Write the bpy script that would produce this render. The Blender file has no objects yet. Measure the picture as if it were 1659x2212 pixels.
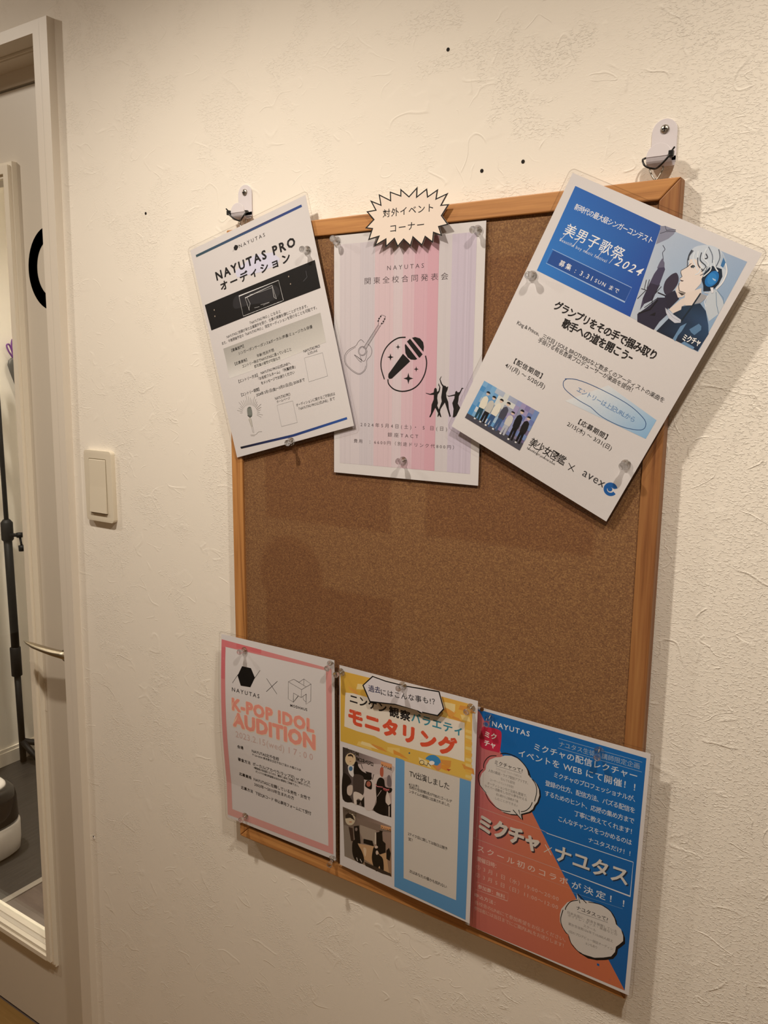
# -*- coding: utf-8 -*-
import bpy, bmesh, math, random
from mathutils import Vector, Matrix
from mathutils.geometry import tessellate_polygon

scene = bpy.context.scene
# ------------------------------------------------------------------ camera
# Room coordinates in metres: x along the wall, y into the wall (wall face y=0), z up from the floor.
# Plane helper: board millimetres (X right from the board's top-left corner, Y down, D depth, 0 = frame front).
BX, BZ, BY = -0.300, 1.650, -0.018
def W(X, Y, D=0.0):
    return Vector((BX + X / 1000.0, BY + D / 1000.0, BZ - Y / 1000.0))
cam_d = bpy.data.cameras.new('camera')
cam = bpy.data.objects.new('camera', cam_d)
scene.collection.objects.link(cam)
scene.camera = cam
right = Vector((0.837099, 0.546969, 0.009500))
down = Vector((0.100851, -0.137231, -0.985392))
fwd = Vector((-0.537675, 0.825829, -0.170039))
cam.matrix_world = Matrix(((right[0], -down[0], -fwd[0], 0.51126), (right[1], -down[1], -fwd[1], -0.86259),
                           (right[2], -down[2], -fwd[2], 1.46067), (0, 0, 0, 1)))
cam_d.sensor_fit = 'HORIZONTAL'
cam_d.sensor_width = 36.0
cam_d.lens = 37.8414
cam_d.clip_start = 0.02
# ------------------------------------------------------------------ world, lamps, exposure
world = bpy.data.worlds.new('world')
scene.world = world
world.use_nodes = True
world.node_tree.nodes['Background'].inputs[0].default_value = (1.0, 0.86, 0.72, 1)
world.node_tree.nodes['Background'].inputs[1].default_value = 0.03
def lamp(name, loc, energy, size=0.06, cone=150, blend=1.0, color=(1.0, 0.895, 0.765), rot=(0, 0, 0)):
    d = bpy.data.lights.new(name, 'SPOT')
    d.energy = energy; d.shadow_soft_size = size; d.spot_size = math.radians(cone); d.spot_blend = blend
    d.color = color
    o = bpy.data.objects.new(name, d)
    o.location = loc; o.rotation_euler = [math.radians(a) for a in rot]
    scene.collection.objects.link(o)
    return o
# two ceiling downlights in front of the board, one farther along the corridor, one in the room behind the door plus an added fill
lamp('downlight', W(930, -560, -600), 44, 0.026, 166, 1.0, rot=(-4, 0, 0))
lamp('downlight', W(35, -560, -590), 47, 0.026, 166, 1.0, rot=(-4, 0, 0))
lamp('downlight', W(-1350, -735, -720), 27, 0.035, 178, 0.5)
lamp('studio_light', W(-1500, -700, 180), 125, 0.035, 130, 1.0)
lamp('studio_light', W(-900, -700, 1100), 30, 0.05, 160, 1.0)  # added fill that brightens the low studio wall
vs = scene.view_settings
vs.view_transform = 'Standard'
vs.look = 'None'
vs.gamma = 1.0
vs.use_curve_mapping = False
vs.exposure = 0.0
scene.display_settings.display_device = 'sRGB'

# ------------------------------------------------------------------ materials
def lin(h):
    if not isinstance(h, str): return tuple(h)
    if h == 'k': h = '#1a181a'
    if h == 'edge': h = '#0e0e10'
    v = [int(h[i:i + 2], 16) / 255 for i in (1, 3, 5)]
    return tuple([c / 12.92 if c <= 0.04045 else ((c + 0.055) / 1.055) ** 2.4 for c in v] + [1.0])
def mat(name):
    m = bpy.data.materials.new(name); m.use_nodes = True
    nt = m.node_tree
    return m, nt, nt.nodes['Principled BSDF']
def plain(name, col, rough=0.6, metal=0.0, spec=0.5, coat=0.0):
    m, nt, b = mat(name)
    b.inputs['Base Color'].default_value = lin(col) if isinstance(col, str) else (*col, 1)
    b.inputs['Roughness'].default_value = rough; b.inputs['Metallic'].default_value = metal
    b.inputs['Specular IOR Level'].default_value = spec; b.inputs['Coat Weight'].default_value = coat
    return m
def N(nt, t, **kw):
    n = nt.nodes.new(t)
    for k, v in kw.items():
        if k in n.inputs: n.inputs[k].default_value = v
        else: setattr(n, k, v)
    return n
def mathn(nt, op, a, b=None, clamp=False):
    n = nt.nodes.new('ShaderNodeMath'); n.operation = op; n.use_clamp = clamp
    for i, v in enumerate((a, b)):
        if v is None: continue
        if isinstance(v, (int, float)): n.inputs[i].default_value = v
        else: nt.links.new(v, n.inputs[i])
    return n.outputs[0]
def noise(nt, vec, scale, detail=2.0, rough=0.5, dist=0.0, out=0):
    n = N(nt, 'ShaderNodeTexNoise'); n.inputs['Scale'].default_value = scale
    n.inputs['Detail'].default_value = detail; n.inputs['Roughness'].default_value = rough; n.inputs['Distortion'].default_value = dist
    nt.links.new(vec, n.inputs['Vector']); return n.outputs[out]
def remap(nt, v, a, b, c=0.0, d=1.0):
    n = nt.nodes.new('ShaderNodeMapRange'); n.interpolation_type = 'SMOOTHSTEP'
    nt.links.new(v, n.inputs[0])
    for i, x in enumerate((a, b, c, d)): n.inputs[i + 1].default_value = x
    return n.outputs[0]
def mapping(nt, vec, scale=(1, 1, 1), rot=(0, 0, 0), loc=(0, 0, 0)):
    n = nt.nodes.new('ShaderNodeMapping'); nt.links.new(vec, n.inputs[0])
    n.inputs['Scale'].default_value = scale; n.inputs['Rotation'].default_value = rot; n.inputs['Location'].default_value = loc
    return n.outputs[0]
def bump(nt, h, b, strength, distance):
    n = nt.nodes.new('ShaderNodeBump'); n.inputs['Strength'].default_value = strength; n.inputs['Distance'].default_value = distance
    nt.links.new(h, n.inputs['Height']); nt.links.new(n.outputs[0], b.inputs['Normal'])
def ramp(nt, v, stops):
    n = nt.nodes.new('ShaderNodeValToRGB'); nt.links.new(v, n.inputs[0])
    e = n.color_ramp.elements
    while len(e) < len(stops): e.new(0.5)
    for i, (p, c) in enumerate(stops): e[i].position = p; e[i].color = lin(c)
    return n.outputs[0]

def stucco_material():
    m, nt, b = mat('embossed_wallpaper')
    tc = nt.nodes.new('ShaderNodeTexCoord'); v = tc.outputs['Object']
    flat = mapping(nt, v, (1, 0.0, 1))
    # knife marks: thin arcs where a smooth field crosses its mid value
    f1 = noise(nt, mapping(nt, flat, (1, 1, 1.25), (0, 0.35, 0)), 15.0, 1.0, 0.4, 0.5)
    r1 = mathn(nt, 'ABSOLUTE', mathn(nt, 'SUBTRACT', f1, 0.5))
    l1 = remap(nt, r1, 0.0, 0.020, 1.0, 0.0)
    k1 = remap(nt, noise(nt, mapping(nt, flat, loc=(3, 0, 5)), 19.0, 2.0), 0.53, 0.60)
    f2 = noise(nt, mapping(nt, flat, (1, 1, 1.5), (0, -0.5, 0), (7, 0, 2)), 21.0, 1.0, 0.4, 0.8)
    r2 = mathn(nt, 'ABSOLUTE', mathn(nt, 'SUBTRACT', f2, 0.47))
    l2 = remap(nt, r2, 0.0, 0.022, 1.0, 0.0)
    k2 = remap(nt, noise(nt, mapping(nt, flat, loc=(1, 0, 9)), 24.0, 2.0), 0.54, 0.62)
    # plateaus on one side of the arcs
    p1 = remap(nt, f1, 0.492, 0.508, 0.0, 1.0)
    # crumbly patches of short horizontal lumps
    rough = noise(nt, mapping(nt, flat, (1, 1, 1.9), (0, 0.25, 0)), 230.0, 3.0, 0.6, 0.7)
    rough = remap(nt, rough, 0.50, 0.66)
    pm = remap(nt, noise(nt, mapping(nt, flat, loc=(4, 0, 1)), 11.0, 3.0, 0.6, 0.6), 0.46, 0.60)
    side = nt.nodes.new('ShaderNodeSeparateXYZ'); nt.links.new(v, side.inputs[0])
    gain = remap(nt, side.outputs[0], -0.15, 0.42, 0.5, 1.15)
    more = remap(nt, side.outputs[0], 0.12, 0.42, 0.0, 0.8)
    pm = mathn(nt, 'MAXIMUM', pm, more)
    fine = noise(nt, flat, 420.0, 2.0, 0.5)
    h = mathn(nt, 'MULTIPLY', mathn(nt, 'MULTIPLY', l1, k1), 0.65)
    h = mathn(nt, 'ADD', h, mathn(nt, 'MULTIPLY', mathn(nt, 'MULTIPLY', l2, k2), 0.55))
    h = mathn(nt, 'ADD', h, mathn(nt, 'MULTIPLY', mathn(nt, 'MULTIPLY', rough, pm), 0.72))
    h = mathn(nt, 'ADD', h, mathn(nt, 'MULTIPLY', mathn(nt, 'MULTIPLY', p1, k1), 0.35))
    h = mathn(nt, 'MULTIPLY', h, gain)
    h = mathn(nt, 'ADD', h, mathn(nt, 'MULTIPLY', fine, 0.07))
    bump(nt, h, b, 0.6, 0.0010)
    b.inputs['Base Color'].default_value = lin('#efe8dc')
    b.inputs['Roughness'].default_value = 0.62
    b.inputs['Specular IOR Level'].default_value = 0.35
    return m
M = {}
M['wall'] = stucco_material()
M['far_wall'] = plain('darkened_far_wall', '#8d7f70', 0.8)  # unseen walls darkened to cut the light they bounce back
M['plaster'] = plain('smooth_wall', '#e9e2d6', 0.75)
M['ceiling'] = plain('ceiling_paper', '#e6e0d4', 0.8)
M['paint'] = plain('cream_painted_wood', '#dfd6c8', 0.45)
M['door'] = plain('cream_door_sheet', '#d8cfc0', 0.42)
M['seal'] = plain('pale_seal', '#e6ded0', 0.6)
M['bead'] = plain('cream_bead', '#efe6d4', 0.45)
M['dark_plastic'] = plain('black_plastic', '#141416', 0.25, coat=0.4)
M['black_metal'] = plain('black_metal', '#0c0c0d', 0.55, spec=0.25)
M['white_plastic'] = plain('white_plastic', '#e4ded8', 0.35)
M['switch'] = plain('ivory_plastic', '#ddd3bf', 0.28)
M['hook'] = plain('white_coated_steel', '#dcd6da', 0.35)
M['steel'] = plain('steel', '#b4aea4', 0.38, metal=1.0)
M['brass'] = plain('satin_nickel', '#b8ad98', 0.32, metal=1.0)
M['tie'] = plain('black_nylon', '#0c0c0d', 0.35)
M['decal'] = plain('dark_green_vinyl', '#0b1a1c', 0.35)
M['hole'] = plain('dark_hole', '#1a1410', 0.9)
M['purple'] = plain('purple_cord', '#6c3a80', 0.5)
M['greyfelt'] = plain('dark_grey_vinyl', '#4c4a46', 0.6)
M['green'] = plain('lime_plastic', '#8aa020', 0.5)
M['strip'] = plain('aluminium_strip', '#b8b0a6', 0.4, metal=0.6)

def wood(name, axis, tint=0):
    m, nt, b = mat(name)
    tc = nt.nodes.new('ShaderNodeTexCoord')
    s = (2.0, 60, 60) if axis == 'x' else (60, 60, 2.0)
    v = mapping(nt, tc.outputs['Object'], s)
    n1 = noise(nt, v, 2.2, 3.0, 0.6, 0.3)
    n2 = noise(nt, mapping(nt, tc.outputs['Object'], tuple(a * 3.2 for a in s)), 2.0, 2.0)
    mix = mathn(nt, 'ADD', mathn(nt, 'MULTIPLY', n1, 0.75), mathn(nt, 'MULTIPLY', n2, 0.25))
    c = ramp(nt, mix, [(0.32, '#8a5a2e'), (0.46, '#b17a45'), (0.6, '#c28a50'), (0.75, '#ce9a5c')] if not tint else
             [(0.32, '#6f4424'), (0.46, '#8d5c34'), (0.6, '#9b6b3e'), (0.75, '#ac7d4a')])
    nt.links.new(c, b.inputs['Base Color']); b.inputs['Roughness'].default_value = 0.5
    bump(nt, mix, b, 0.25, 0.0004)
    return m
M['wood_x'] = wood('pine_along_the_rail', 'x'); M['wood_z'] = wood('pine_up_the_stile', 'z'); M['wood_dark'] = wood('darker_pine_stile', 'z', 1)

def cork_material():
    m, nt, b = mat('cork')
    tc = nt.nodes.new('ShaderNodeTexCoord'); v = tc.outputs['Object']
    vo = nt.nodes.new('ShaderNodeTexVoronoi'); vo.inputs['Scale'].default_value = 800; nt.links.new(v, vo.inputs['Vector'])
    g = nt.nodes.new('ShaderNodeSeparateColor'); nt.links.new(vo.outputs['Color'], g.inputs[0])
    n1 = noise(nt, v, 620, 3.0, 0.6)
    mix = mathn(nt, 'ADD', mathn(nt, 'MULTIPLY', g.outputs[0], 0.45), mathn(nt, 'MULTIPLY', n1, 0.75))
    c = ramp(nt, mix, [(0.22, '#5a3c24'), (0.42, '#744f31'), (0.64, '#805a37'), (0.84, '#956f45')])
    # dark bark flecks
    vf = nt.nodes.new('ShaderNodeTexVoronoi'); vf.inputs['Scale'].default_value = 260; nt.links.new(v, vf.inputs['Vector'])
    gf = nt.nodes.new('ShaderNodeSeparateColor'); nt.links.new(vf.outputs['Color'], gf.inputs[0])
    fl = mathn(nt, 'MULTIPLY', mathn(nt, 'GREATER_THAN', gf.outputs[1], 0.86), mathn(nt, 'LESS_THAN', vf.outputs['Distance'], 0.20))
    mx = nt.nodes.new('ShaderNodeMix'); mx.data_type = 'RGBA'; nt.links.new(fl, mx.inputs[0]); nt.links.new(c, mx.inputs[6]); mx.inputs[7].default_value = lin('#3a2212')
    # paler sun-faded cork; the patches where papers used to hang kept the darker red-brown
    sep = nt.nodes.new('ShaderNodeSeparateXYZ'); nt.links.new(v, sep.inputs[0])
    def box(x0, x1, z0, z1, s=0.004):
        a = remap(nt, sep.outputs[0], x0 - s, x0 + s); bb = remap(nt, sep.outputs[0], x1 - s, x1 + s, 1.0, 0.0)
        cc = remap(nt, sep.outputs[2], z0 - s, z0 + s); dd = remap(nt, sep.outputs[2], z1 - s, z1 + s, 1.0, 0.0)
        return mathn(nt, 'MULTIPLY', mathn(nt, 'MULTIPLY', a, bb), mathn(nt, 'MULTIPLY', cc, dd))
    px = lambda X: BX + X / 1000.0
    pz = lambda Y: BZ - Y / 1000.0
    k = mathn(nt, 'ADD', box(px(60), px(268), pz(391), pz(60)), box(px(320), px(533), pz(387), pz(60)), True)
    k = mathn(nt, 'ADD', k, box(px(58), px(272), pz(760), pz(478)), True)
    sph = nt.nodes.new('ShaderNodeVectorMath'); sph.operation = 'DISTANCE'
    nt.links.new(mapping(nt, v, (1, 0, 1)), sph.inputs[0]); sph.inputs[1].default_value = (px(104), 0, pz(470))
    k = mathn(nt, 'MAXIMUM', k, remap(nt, sph.outputs['Value'], 0.050, 0.062, 1.0, 0.0))
    mx2 = nt.nodes.new('ShaderNodeMix'); mx2.data_type = 'RGBA'; mx2.blend_type = 'MULTIPLY'
    nt.links.new(mathn(nt, 'MULTIPLY', k, 1.0), mx2.inputs[0]); nt.links.new(mx.outputs[2], mx2.inputs[6]); mx2.inputs[7].default_value = (0.84, 0.75, 0.69, 1)
    nt.links.new(mx2.outputs[2], b.inputs['Base Color'])
    b.inputs['Roughness'].default_value = 0.8
    bump(nt, mix, b, 0.6, 0.0006)
    return m
M['cork'] = cork_material()

def two_sided_fresnel(nt, f0=0.04):     # same reflectance from either side of a thin sheet
    lw = nt.nodes.new('ShaderNodeLayerWeight'); lw.inputs['Blend'].default_value = 0.5
    p = mathn(nt, 'POWER', lw.outputs['Facing'], 5.0)
    return mathn(nt, 'ADD', mathn(nt, 'MULTIPLY', p, 1.0 - f0), f0, True)
def film_material(name, edge=False):
    m, nt, b = mat(name)
    tr = nt.nodes.new('ShaderNodeBsdfTransparent'); gl = nt.nodes.new('ShaderNodeBsdfGlossy'); mix = nt.nodes.new('ShaderNodeMixShader')
    out = nt.nodes['Material Output']; nt.nodes.remove(b)
    tr.inputs[0].default_value = (0.72, 0.70, 0.68, 1) if edge else (0.95, 0.95, 0.96, 1)
    gl.inputs['Roughness'].default_value = 0.12 if edge else 0.07
    f = mathn(nt, 'MULTIPLY', two_sided_fresnel(nt), 2.5 if edge else 0.8, True)
    nt.links.new(f, mix.inputs[0]); nt.links.new(tr.outputs[0], mix.inputs[1]); nt.links.new(gl.outputs[0], mix.inputs[2])
    nt.links.new(mix.outputs[0], out.inputs[0])
    return m
M['film'] = film_material('laminate_film'); M['film_edge'] = film_material('laminate_film_rim', True)
def glassy(name, share):
    m, nt, b = mat(name)
    out = nt.nodes['Material Output']; tr = nt.nodes.new('ShaderNodeBsdfTransparent'); mix = nt.nodes.new('ShaderNodeMixShader')
    tr.inputs[0].default_value = (0.93, 0.93, 0.93, 1)
    b.inputs['Transmission Weight'].default_value = 1.0; b.inputs['Roughness'].default_value = 0.03; b.inputs['IOR'].default_value = 1.5
    b.inputs['Base Color'].default_value = (0.97, 0.97, 0.97, 1)
    mix.inputs[0].default_value = share
    nt.links.new(tr.outputs[0], mix.inputs[1]); nt.links.new(b.outputs[0], mix.inputs[2]); nt.links.new(mix.outputs[0], out.inputs[0])
    return m
M['clear'] = glassy('clear_plastic', 0.7)
def ink_material():
    m, nt, b = mat('printed_ink')
    a = nt.nodes.new('ShaderNodeAttribute'); a.attribute_name = 'ink'
    nt.links.new(a.outputs['Color'], b.inputs['Base Color'])
    b.inputs['Roughness'].default_value = 0.55; b.inputs['Specular IOR Level'].default_value = 0.3
    return m
M['ink'] = ink_material()
M['paper'] = plain('white_paper', '#e0dcdb', 0.6, spec=0.3)
M['card'] = plain('white_card', '#dcd0c8', 0.6, spec=0.3)

def floor_mat(name, stops, sx, seed):
    m, nt, b = mat(name)
    tc = nt.nodes.new('ShaderNodeTexCoord'); v = mapping(nt, tc.outputs['Object'], sx, loc=(seed, 0, 0))
    n1 = noise(nt, v, 3.0, 4.0, 0.6, 0.2)
    nt.links.new(ramp(nt, n1, stops), b.inputs['Base Color']); b.inputs['Roughness'].default_value = 0.42
    return m
M['oak'] = floor_mat('warm_oak_floor', [(0.3, '#80602f'), (0.7, '#92703e')], (2, 30, 1), 1)
M['greyfloor'] = floor_mat('dark_grey_floor', [(0.3, '#2c2927'), (0.7, '#423d39')], (40, 3, 1), 2)
M['brownfloor'] = floor_mat('greyish_brown_floor', [(0.3, '#5a4e48'), (0.7, '#6c5f58')], (3, 20, 1), 3)

# ------------------------------------------------------------------ helpers
coll = scene.collection
def link(o, parent=None):
    coll.objects.link(o)
    if parent is not None: o.parent = parent
    return o
def tag(o, label=None, cat=None, group=None, kind=None):
    if label: o['label'] = label
    if cat: o['category'] = cat
    if group: o['group'] = group
    if kind: o['kind'] = kind
    return o
def empty(name, loc, rot=(0, 0, 0)):
    o = bpy.data.objects.new(name, None); o.location = loc; o.rotation_euler = rot; o.empty_display_size = 0.02
    return link(o)
def obj(name, bm, material, parent=None, loc=None, smooth=False):
    me = bpy.data.meshes.new(name); bm.normal_update(); bm.to_mesh(me); bm.free()
    for mm in (material if isinstance(material, (list, tuple)) else [material]): me.materials.append(mm)
    if smooth:
        for p in me.polygons: p.use_smooth = True
    o = bpy.data.objects.new(name, me)
    if loc is not None: o.location = loc
    return link(o, parent)
def bevel(o, w, seg=2):
    md = o.modifiers.new('bevel', 'BEVEL'); md.width = w; md.segments = seg; md.limit_method = 'ANGLE'
    return o
def hexa(bm, p):            # 8 corners: 4 of one face in order, then the 4 behind them
    v = [bm.verts.new(q) for q in p]
    for f in ((0, 1, 2, 3), (7, 6, 5, 4), (0, 4, 5, 1), (1, 5, 6, 2), (2, 6, 7, 3), (3, 7, 4, 0)): bm.faces.new([v[i] for i in f])
    return bm
def slab(bm, X0, X1, Y0, Y1, D0, D1, X0b=None, X1b=None):   # board mm; X0b/X1b = values at the lower end (leaning edges)
    a = X0 if X0b is None else X0b; c = X1 if X1b is None else X1b
    hexa(bm, [W(X0, Y0, D0), W(X1, Y0, D0), W(c, Y1, D0), W(a, Y1, D0), W(X0, Y0, D1), W(X1, Y0, D1), W(c, Y1, D1), W(a, Y1, D1)])
    bmesh.ops.recalc_face_normals(bm, faces=bm.faces)
    return bm
def B(): return bmesh.new()
def prism(bm, pts, y0, y1):   # pts: (x, z) outline, extruded along y
    n = len(pts)
    a = [bm.verts.new((x, y0, z)) for x, z in pts]; b = [bm.verts.new((x, y1, z)) for x, z in pts]
    tri = tessellate_polygon([[Vector((x, z, 0)) for x, z in pts]])
    for t in tri: bm.faces.new([a[i] for i in t]); bm.faces.new([b[i] for i in reversed(t)])
    for i in range(n): bm.faces.new([a[i], a[(i + 1) % n], b[(i + 1) % n], b[i]])
    bmesh.ops.recalc_face_normals(bm, faces=bm.faces)
    return bm
def lathe(bm, prof, n=24, axis='y'):   # prof: (r, h); turned about the axis
    rings = []
    for r, h in prof:
        ring = []
        for i in range(n):
            t = 2 * math.pi * i / n; c, s = r * math.cos(t), r * math.sin(t)
            ring.append(bm.verts.new((c, h, s) if axis == 'y' else (c, s, h)))
        rings.append(ring)
    for a, b in zip(rings, rings[1:]):
        for i in range(n): bm.faces.new([a[i], a[(i + 1) % n], b[(i + 1) % n], b[i]])
    bm.faces.new(rings[0]); bm.faces.new(list(reversed(rings[-1])))
    bmesh.ops.recalc_face_normals(bm, faces=bm.faces)
    return bm
def tube(bm, pts, r, n=8, closed=False):
    pts = [Vector(p) for p in pts]; m = len(pts); rings = []
    up = Vector((0.13, 0.2, 0.97))
    for i, p in enumerate(pts):
        a = pts[i - 1] if (i or closed) else p; b = pts[(i + 1) % m] if (i < m - 1 or closed) else p
        t = (b - a).normalized(); s = t.cross(up)
        if s.length < 1e-4: s = t.cross(Vector((1, 0, 0)))
        s.normalize(); u = s.cross(t)
        rr = r[i] if isinstance(r, (list, tuple)) else r
        rings.append([bm.verts.new(p + (s * math.cos(2 * math.pi * k / n) + u * math.sin(2 * math.pi * k / n)) * rr) for k in range(n)])
    for i in range(m if closed else m - 1):
        a, b = rings[i], rings[(i + 1) % m]
        for k in range(n): bm.faces.new([a[k], a[(k + 1) % n], b[(k + 1) % n], b[k]])
    if not closed: bm.faces.new(rings[0]); bm.faces.new(list(reversed(rings[-1])))
    bmesh.ops.recalc_face_normals(bm, faces=bm.faces)
    return bm
def rounded(x0, x1, z0, z1, r, n=6):
    pts = []
    for cx, cz, a in ((x1 - r, z1 - r, 0), (x0 + r, z1 - r, 90), (x0 + r, z0 + r, 180), (x1 - r, z0 + r, 270)):
        for i in range(n + 1):
            t = math.radians(a + 90 * i / n); pts.append((cx + r * math.cos(t), cz + r * math.sin(t)))
    return pts
def spline(pts, closed=False, k=5):
    out = []; n = len(pts)
    for i in range(n if closed else n - 1):
        p0 = pts[i - 1] if (i or closed) else pts[i]; p1 = pts[i]; p2 = pts[(i + 1) % n]
        p3 = pts[(i + 2) % n] if (closed or i + 2 < n) else p2
        for j in range(k):
            t = j / k
            out.append(tuple(0.5 * (2 * p1[d] + (p2[d] - p0[d]) * t + (2 * p0[d] - 5 * p1[d] + 4 * p2[d] - p3[d]) * t * t + (3 * p1[d] - p0[d] - 3 * p2[d] + p3[d]) * t ** 3) for d in range(len(p1))))
    if not closed: out.append(tuple(pts[-1]))
    return out

# ================================================================== the room
def struct(name, bm, m, **kw):
    o = obj(name, bm, m, **kw); o['kind'] = 'structure'; return o
FL = 1650            # floor, board mm below the board's top edge
CE = -760            # ceiling
# front wall with the doorway (opening edges lean a little, as the frame does)
bm = B()
slab(bm, -3300, 2100, CE, -335, 18, 128)
slab(bm, -409, 2100, -335, FL, 18, 128, -439)
slab(bm, -3300, -1230, -335, FL, 18, 128)
struct('wall_front', bm, M['wall'])
bm = B(); slab(bm, -3300, 2100, CE, FL, -1500, -1600); struct('wall_back', bm, M['far_wall'])
bm = B(); slab(bm, 2100, 2200, CE, FL, 128, -1600); struct('wall_right', bm, M['far_wall'])
bm = B(); slab(bm, -3400, -3300, CE, FL, 128, -1600); struct('wall_left', bm, M['plaster'])
bm = B(); slab(bm, -3400, 2200, CE - 60, CE, 1800, -1600); struct('ceiling', bm, M['ceiling'])
bm = B(); slab(bm, -3400, 2200, FL, FL + 60, 75, -1600); struct('floor', bm, M['oak'])
# the studio room behind the door
bm = B(); slab(bm, -2010, -1910, CE, FL, 128, 1800); struct('wall_studio_side', bm, M['plaster'])
bm = B(); slab(bm, -1910, 900, CE, FL, 1500, 1600); struct('wall_studio_end', bm, M['plaster'])
bm = B(); slab(bm, 800, 900, CE, FL, 128, 1500); struct('wall_studio_right', bm, M['plaster'])
bm = B(); slab(bm, -1910, -1172, FL, FL + 60, 75, 1500); struct('floor_studio', bm, M['greyfloor'])
bm = B(); slab(bm, -1172, 800, FL, FL + 60, 75, 1500); struct('floor_studio_entry', bm, M['brownfloor'])
bm = B(); slab(bm, -1182, -1162, FL - 3, FL - 0.2, 130, 1500); struct('trim_1', bm, M['strip'])
bm = B()
slab(bm, -1910, -1898, 1600, FL, 130, 1500); slab(bm, -1910, -1902, 1588, 1600, 130, 1500)
struct('baseboard_left', bm, M['paint'])
# door frame: casing (right jamb and head) standing 14 mm proud, head soffit with a seal, stop
bm = B()
slab(bm, -392, -372, -349, FL, 4, 18.5, -422, -410)
slab(bm, -1250, -392, -349, -335, 4, 18.5)
fr = struct('trim_2', bm, M['paint'])
fr['label'] = 'cream painted door casing'
bm = B()
slab(bm, -409, -392, -335, FL, 4, 128, -439, -422)
slab(bm, -1250, -409, -335, -331, 4, 36)
slab(bm, -1250, -409, -335, -325, 40, 74)
slab(bm, -1250, -409, -335, -300, 74, 110)
slab(bm, -1250, -1230, -335, FL, 4, 128)
struct('trim_3', bm, M['paint'])
bm = B(); slab(bm, -1230, -409, -331.5, -327, 36.5, 41); struct('trim_4', bm, M['seal'])

# the door: slab with a glazed opening, beads, glass, lever handle, round letter
door = empty('door_1', W(-820, FL, 90)); door['kind'] = 'structure'
def dpart(name, bm, m, **kw):
    o = obj(name, bm, m, **kw); o.parent = door; o.matrix_parent_inverse = Matrix.Translation(-door.location); return o
bm = B()
YT, YB = -150, 1425
gx = lambda Y: -612 - 27 * (Y - 90) / 1280.0        # right edge of the glazed opening
slab(bm, gx(YT) + 7, -411, YT, YB, 76, 108, gx(YB) + 7, -437)          # lock stile
slab(bm, -1226, -411, -296, YT, 76, 108)
slab(bm, -1226, -437, YB, FL - 6, 76, 108, None, -441)
slab(bm, -1226, -1110, YT, YB, 76, 108)
dpart('door_slab', bm, M['door'])
bm = B()
slab(bm, gx(YT), gx(YT) + 26, YT - 26, YB + 24, 66, 75.9, gx(YB), gx(YB) + 26)      # bead profile: two steps
slab(bm, gx(YT) + 6, gx(YT) + 20, YT - 20, YB + 18, 61, 65.9, gx(YB) + 6, gx(YB) + 20)
slab(bm, gx(YT) - 1, gx(YT) + 7, YT, YB, 76, 95, gx(YB) - 1, gx(YB) + 7)
dpart('glazing_bead', bm, M['bead'])
bm = B()
slab(bm, -1110, gx(YT) - 0.2, YT - 26, YT, 66, 75.9)
slab(bm, -1110, gx(YT) + 5.8, YT - 20, YT - 6, 61, 65.9)
dpart('glazing_bead', bm, M['bead'])
bm = B()
slab(bm, -1110, gx(YB) - 0.2, YB + 1, YB + 9, 66, 84); slab(bm, -1110, gx(YB) - 1.2, YB - 3, YB, 86, 107)
slab(bm, -1110, gx(YB) + 5, YB + 9.2, YB + 20, 61, 75.9); slab(bm, -1110, gx(YB) + 26, YB + 24.2, YB + 31, 69, 75.9)
dpart('glazing_bead', bm, M['bead'])
bm = B(); slab(bm, -1110, gx(YT) + 5, YT - 2, YB - 3, 96, 100, None, gx(YB) + 5)
def pane_mat():
    m, nt, b = mat('clear_glass'); nt.nodes.remove(b)
    tr = nt.nodes.new('ShaderNodeBsdfTransparent'); gl = nt.nodes.new('ShaderNodeBsdfGlossy'); mx = nt.nodes.new('ShaderNodeMixShader')
    tr.inputs[0].default_value = (0.96, 0.97, 0.96, 1); gl.inputs['Roughness'].default_value = 0.02
    nt.links.new(mathn(nt, 'MULTIPLY', two_sided_fresnel(nt), 0.8), mx.inputs[0]); nt.links.new(tr.outputs[0], mx.inputs[1]); nt.links.new(gl.outputs[0], mx.inputs[2])
    nt.links.new(mx.outputs[0], nt.nodes['Material Output'].inputs[0]); return m
dpart('glass_pane', bm, pane_mat())
# lever handle: rose, neck and a flat tapered lever
bm = B()
c = W(-462, 712, 76)
bmr = B(); lathe(bmr, [(0.026, 0.0), (0.026, -0.006), (0.023, -0.009), (0.011, -0.010), (0.011, -0.046), (0.0, -0.047)], 28)
dpart('handle_rose', bmr, M['brass'], loc=c, smooth=True)
bm = B()
secs = [(-440, 32, 10, 9, 711), (-462, 30, 12, 8, 711), (-485, 27, 13, 7, 710), (-510, 24, 13, 5.6, 708), (-535, 22, 12, 4.4, 706), (-556, 22, 8.5, 3.2, 704), (-570, 23, 4, 1.6, 703)]
rings = []
for X, D, hw, hh, Y in secs:
    ring = []
    for k in range(12):
        t = 2 * math.pi * k / 12; ring.append(bm.verts.new(W(X, Y + hh * math.sin(t) + 2.5 * math.cos(t), D + hw * math.cos(t))))
    rings.append(ring)
for a, b_ in zip(rings, rings[1:]):
    for k in range(12): bm.faces.new([a[k], a[(k + 1) % 12], b_[(k + 1) % 12], b_[k]])
bm.faces.new(rings[0]); bm.faces.new(list(reversed(rings[-1]))); bmesh.ops.recalc_face_normals(bm, faces=bm.faces)
dpart('lever', bm, M['brass'], smooth=True)
bm = B()
n = 48; c = W(-497, 12, 75.6)
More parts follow.
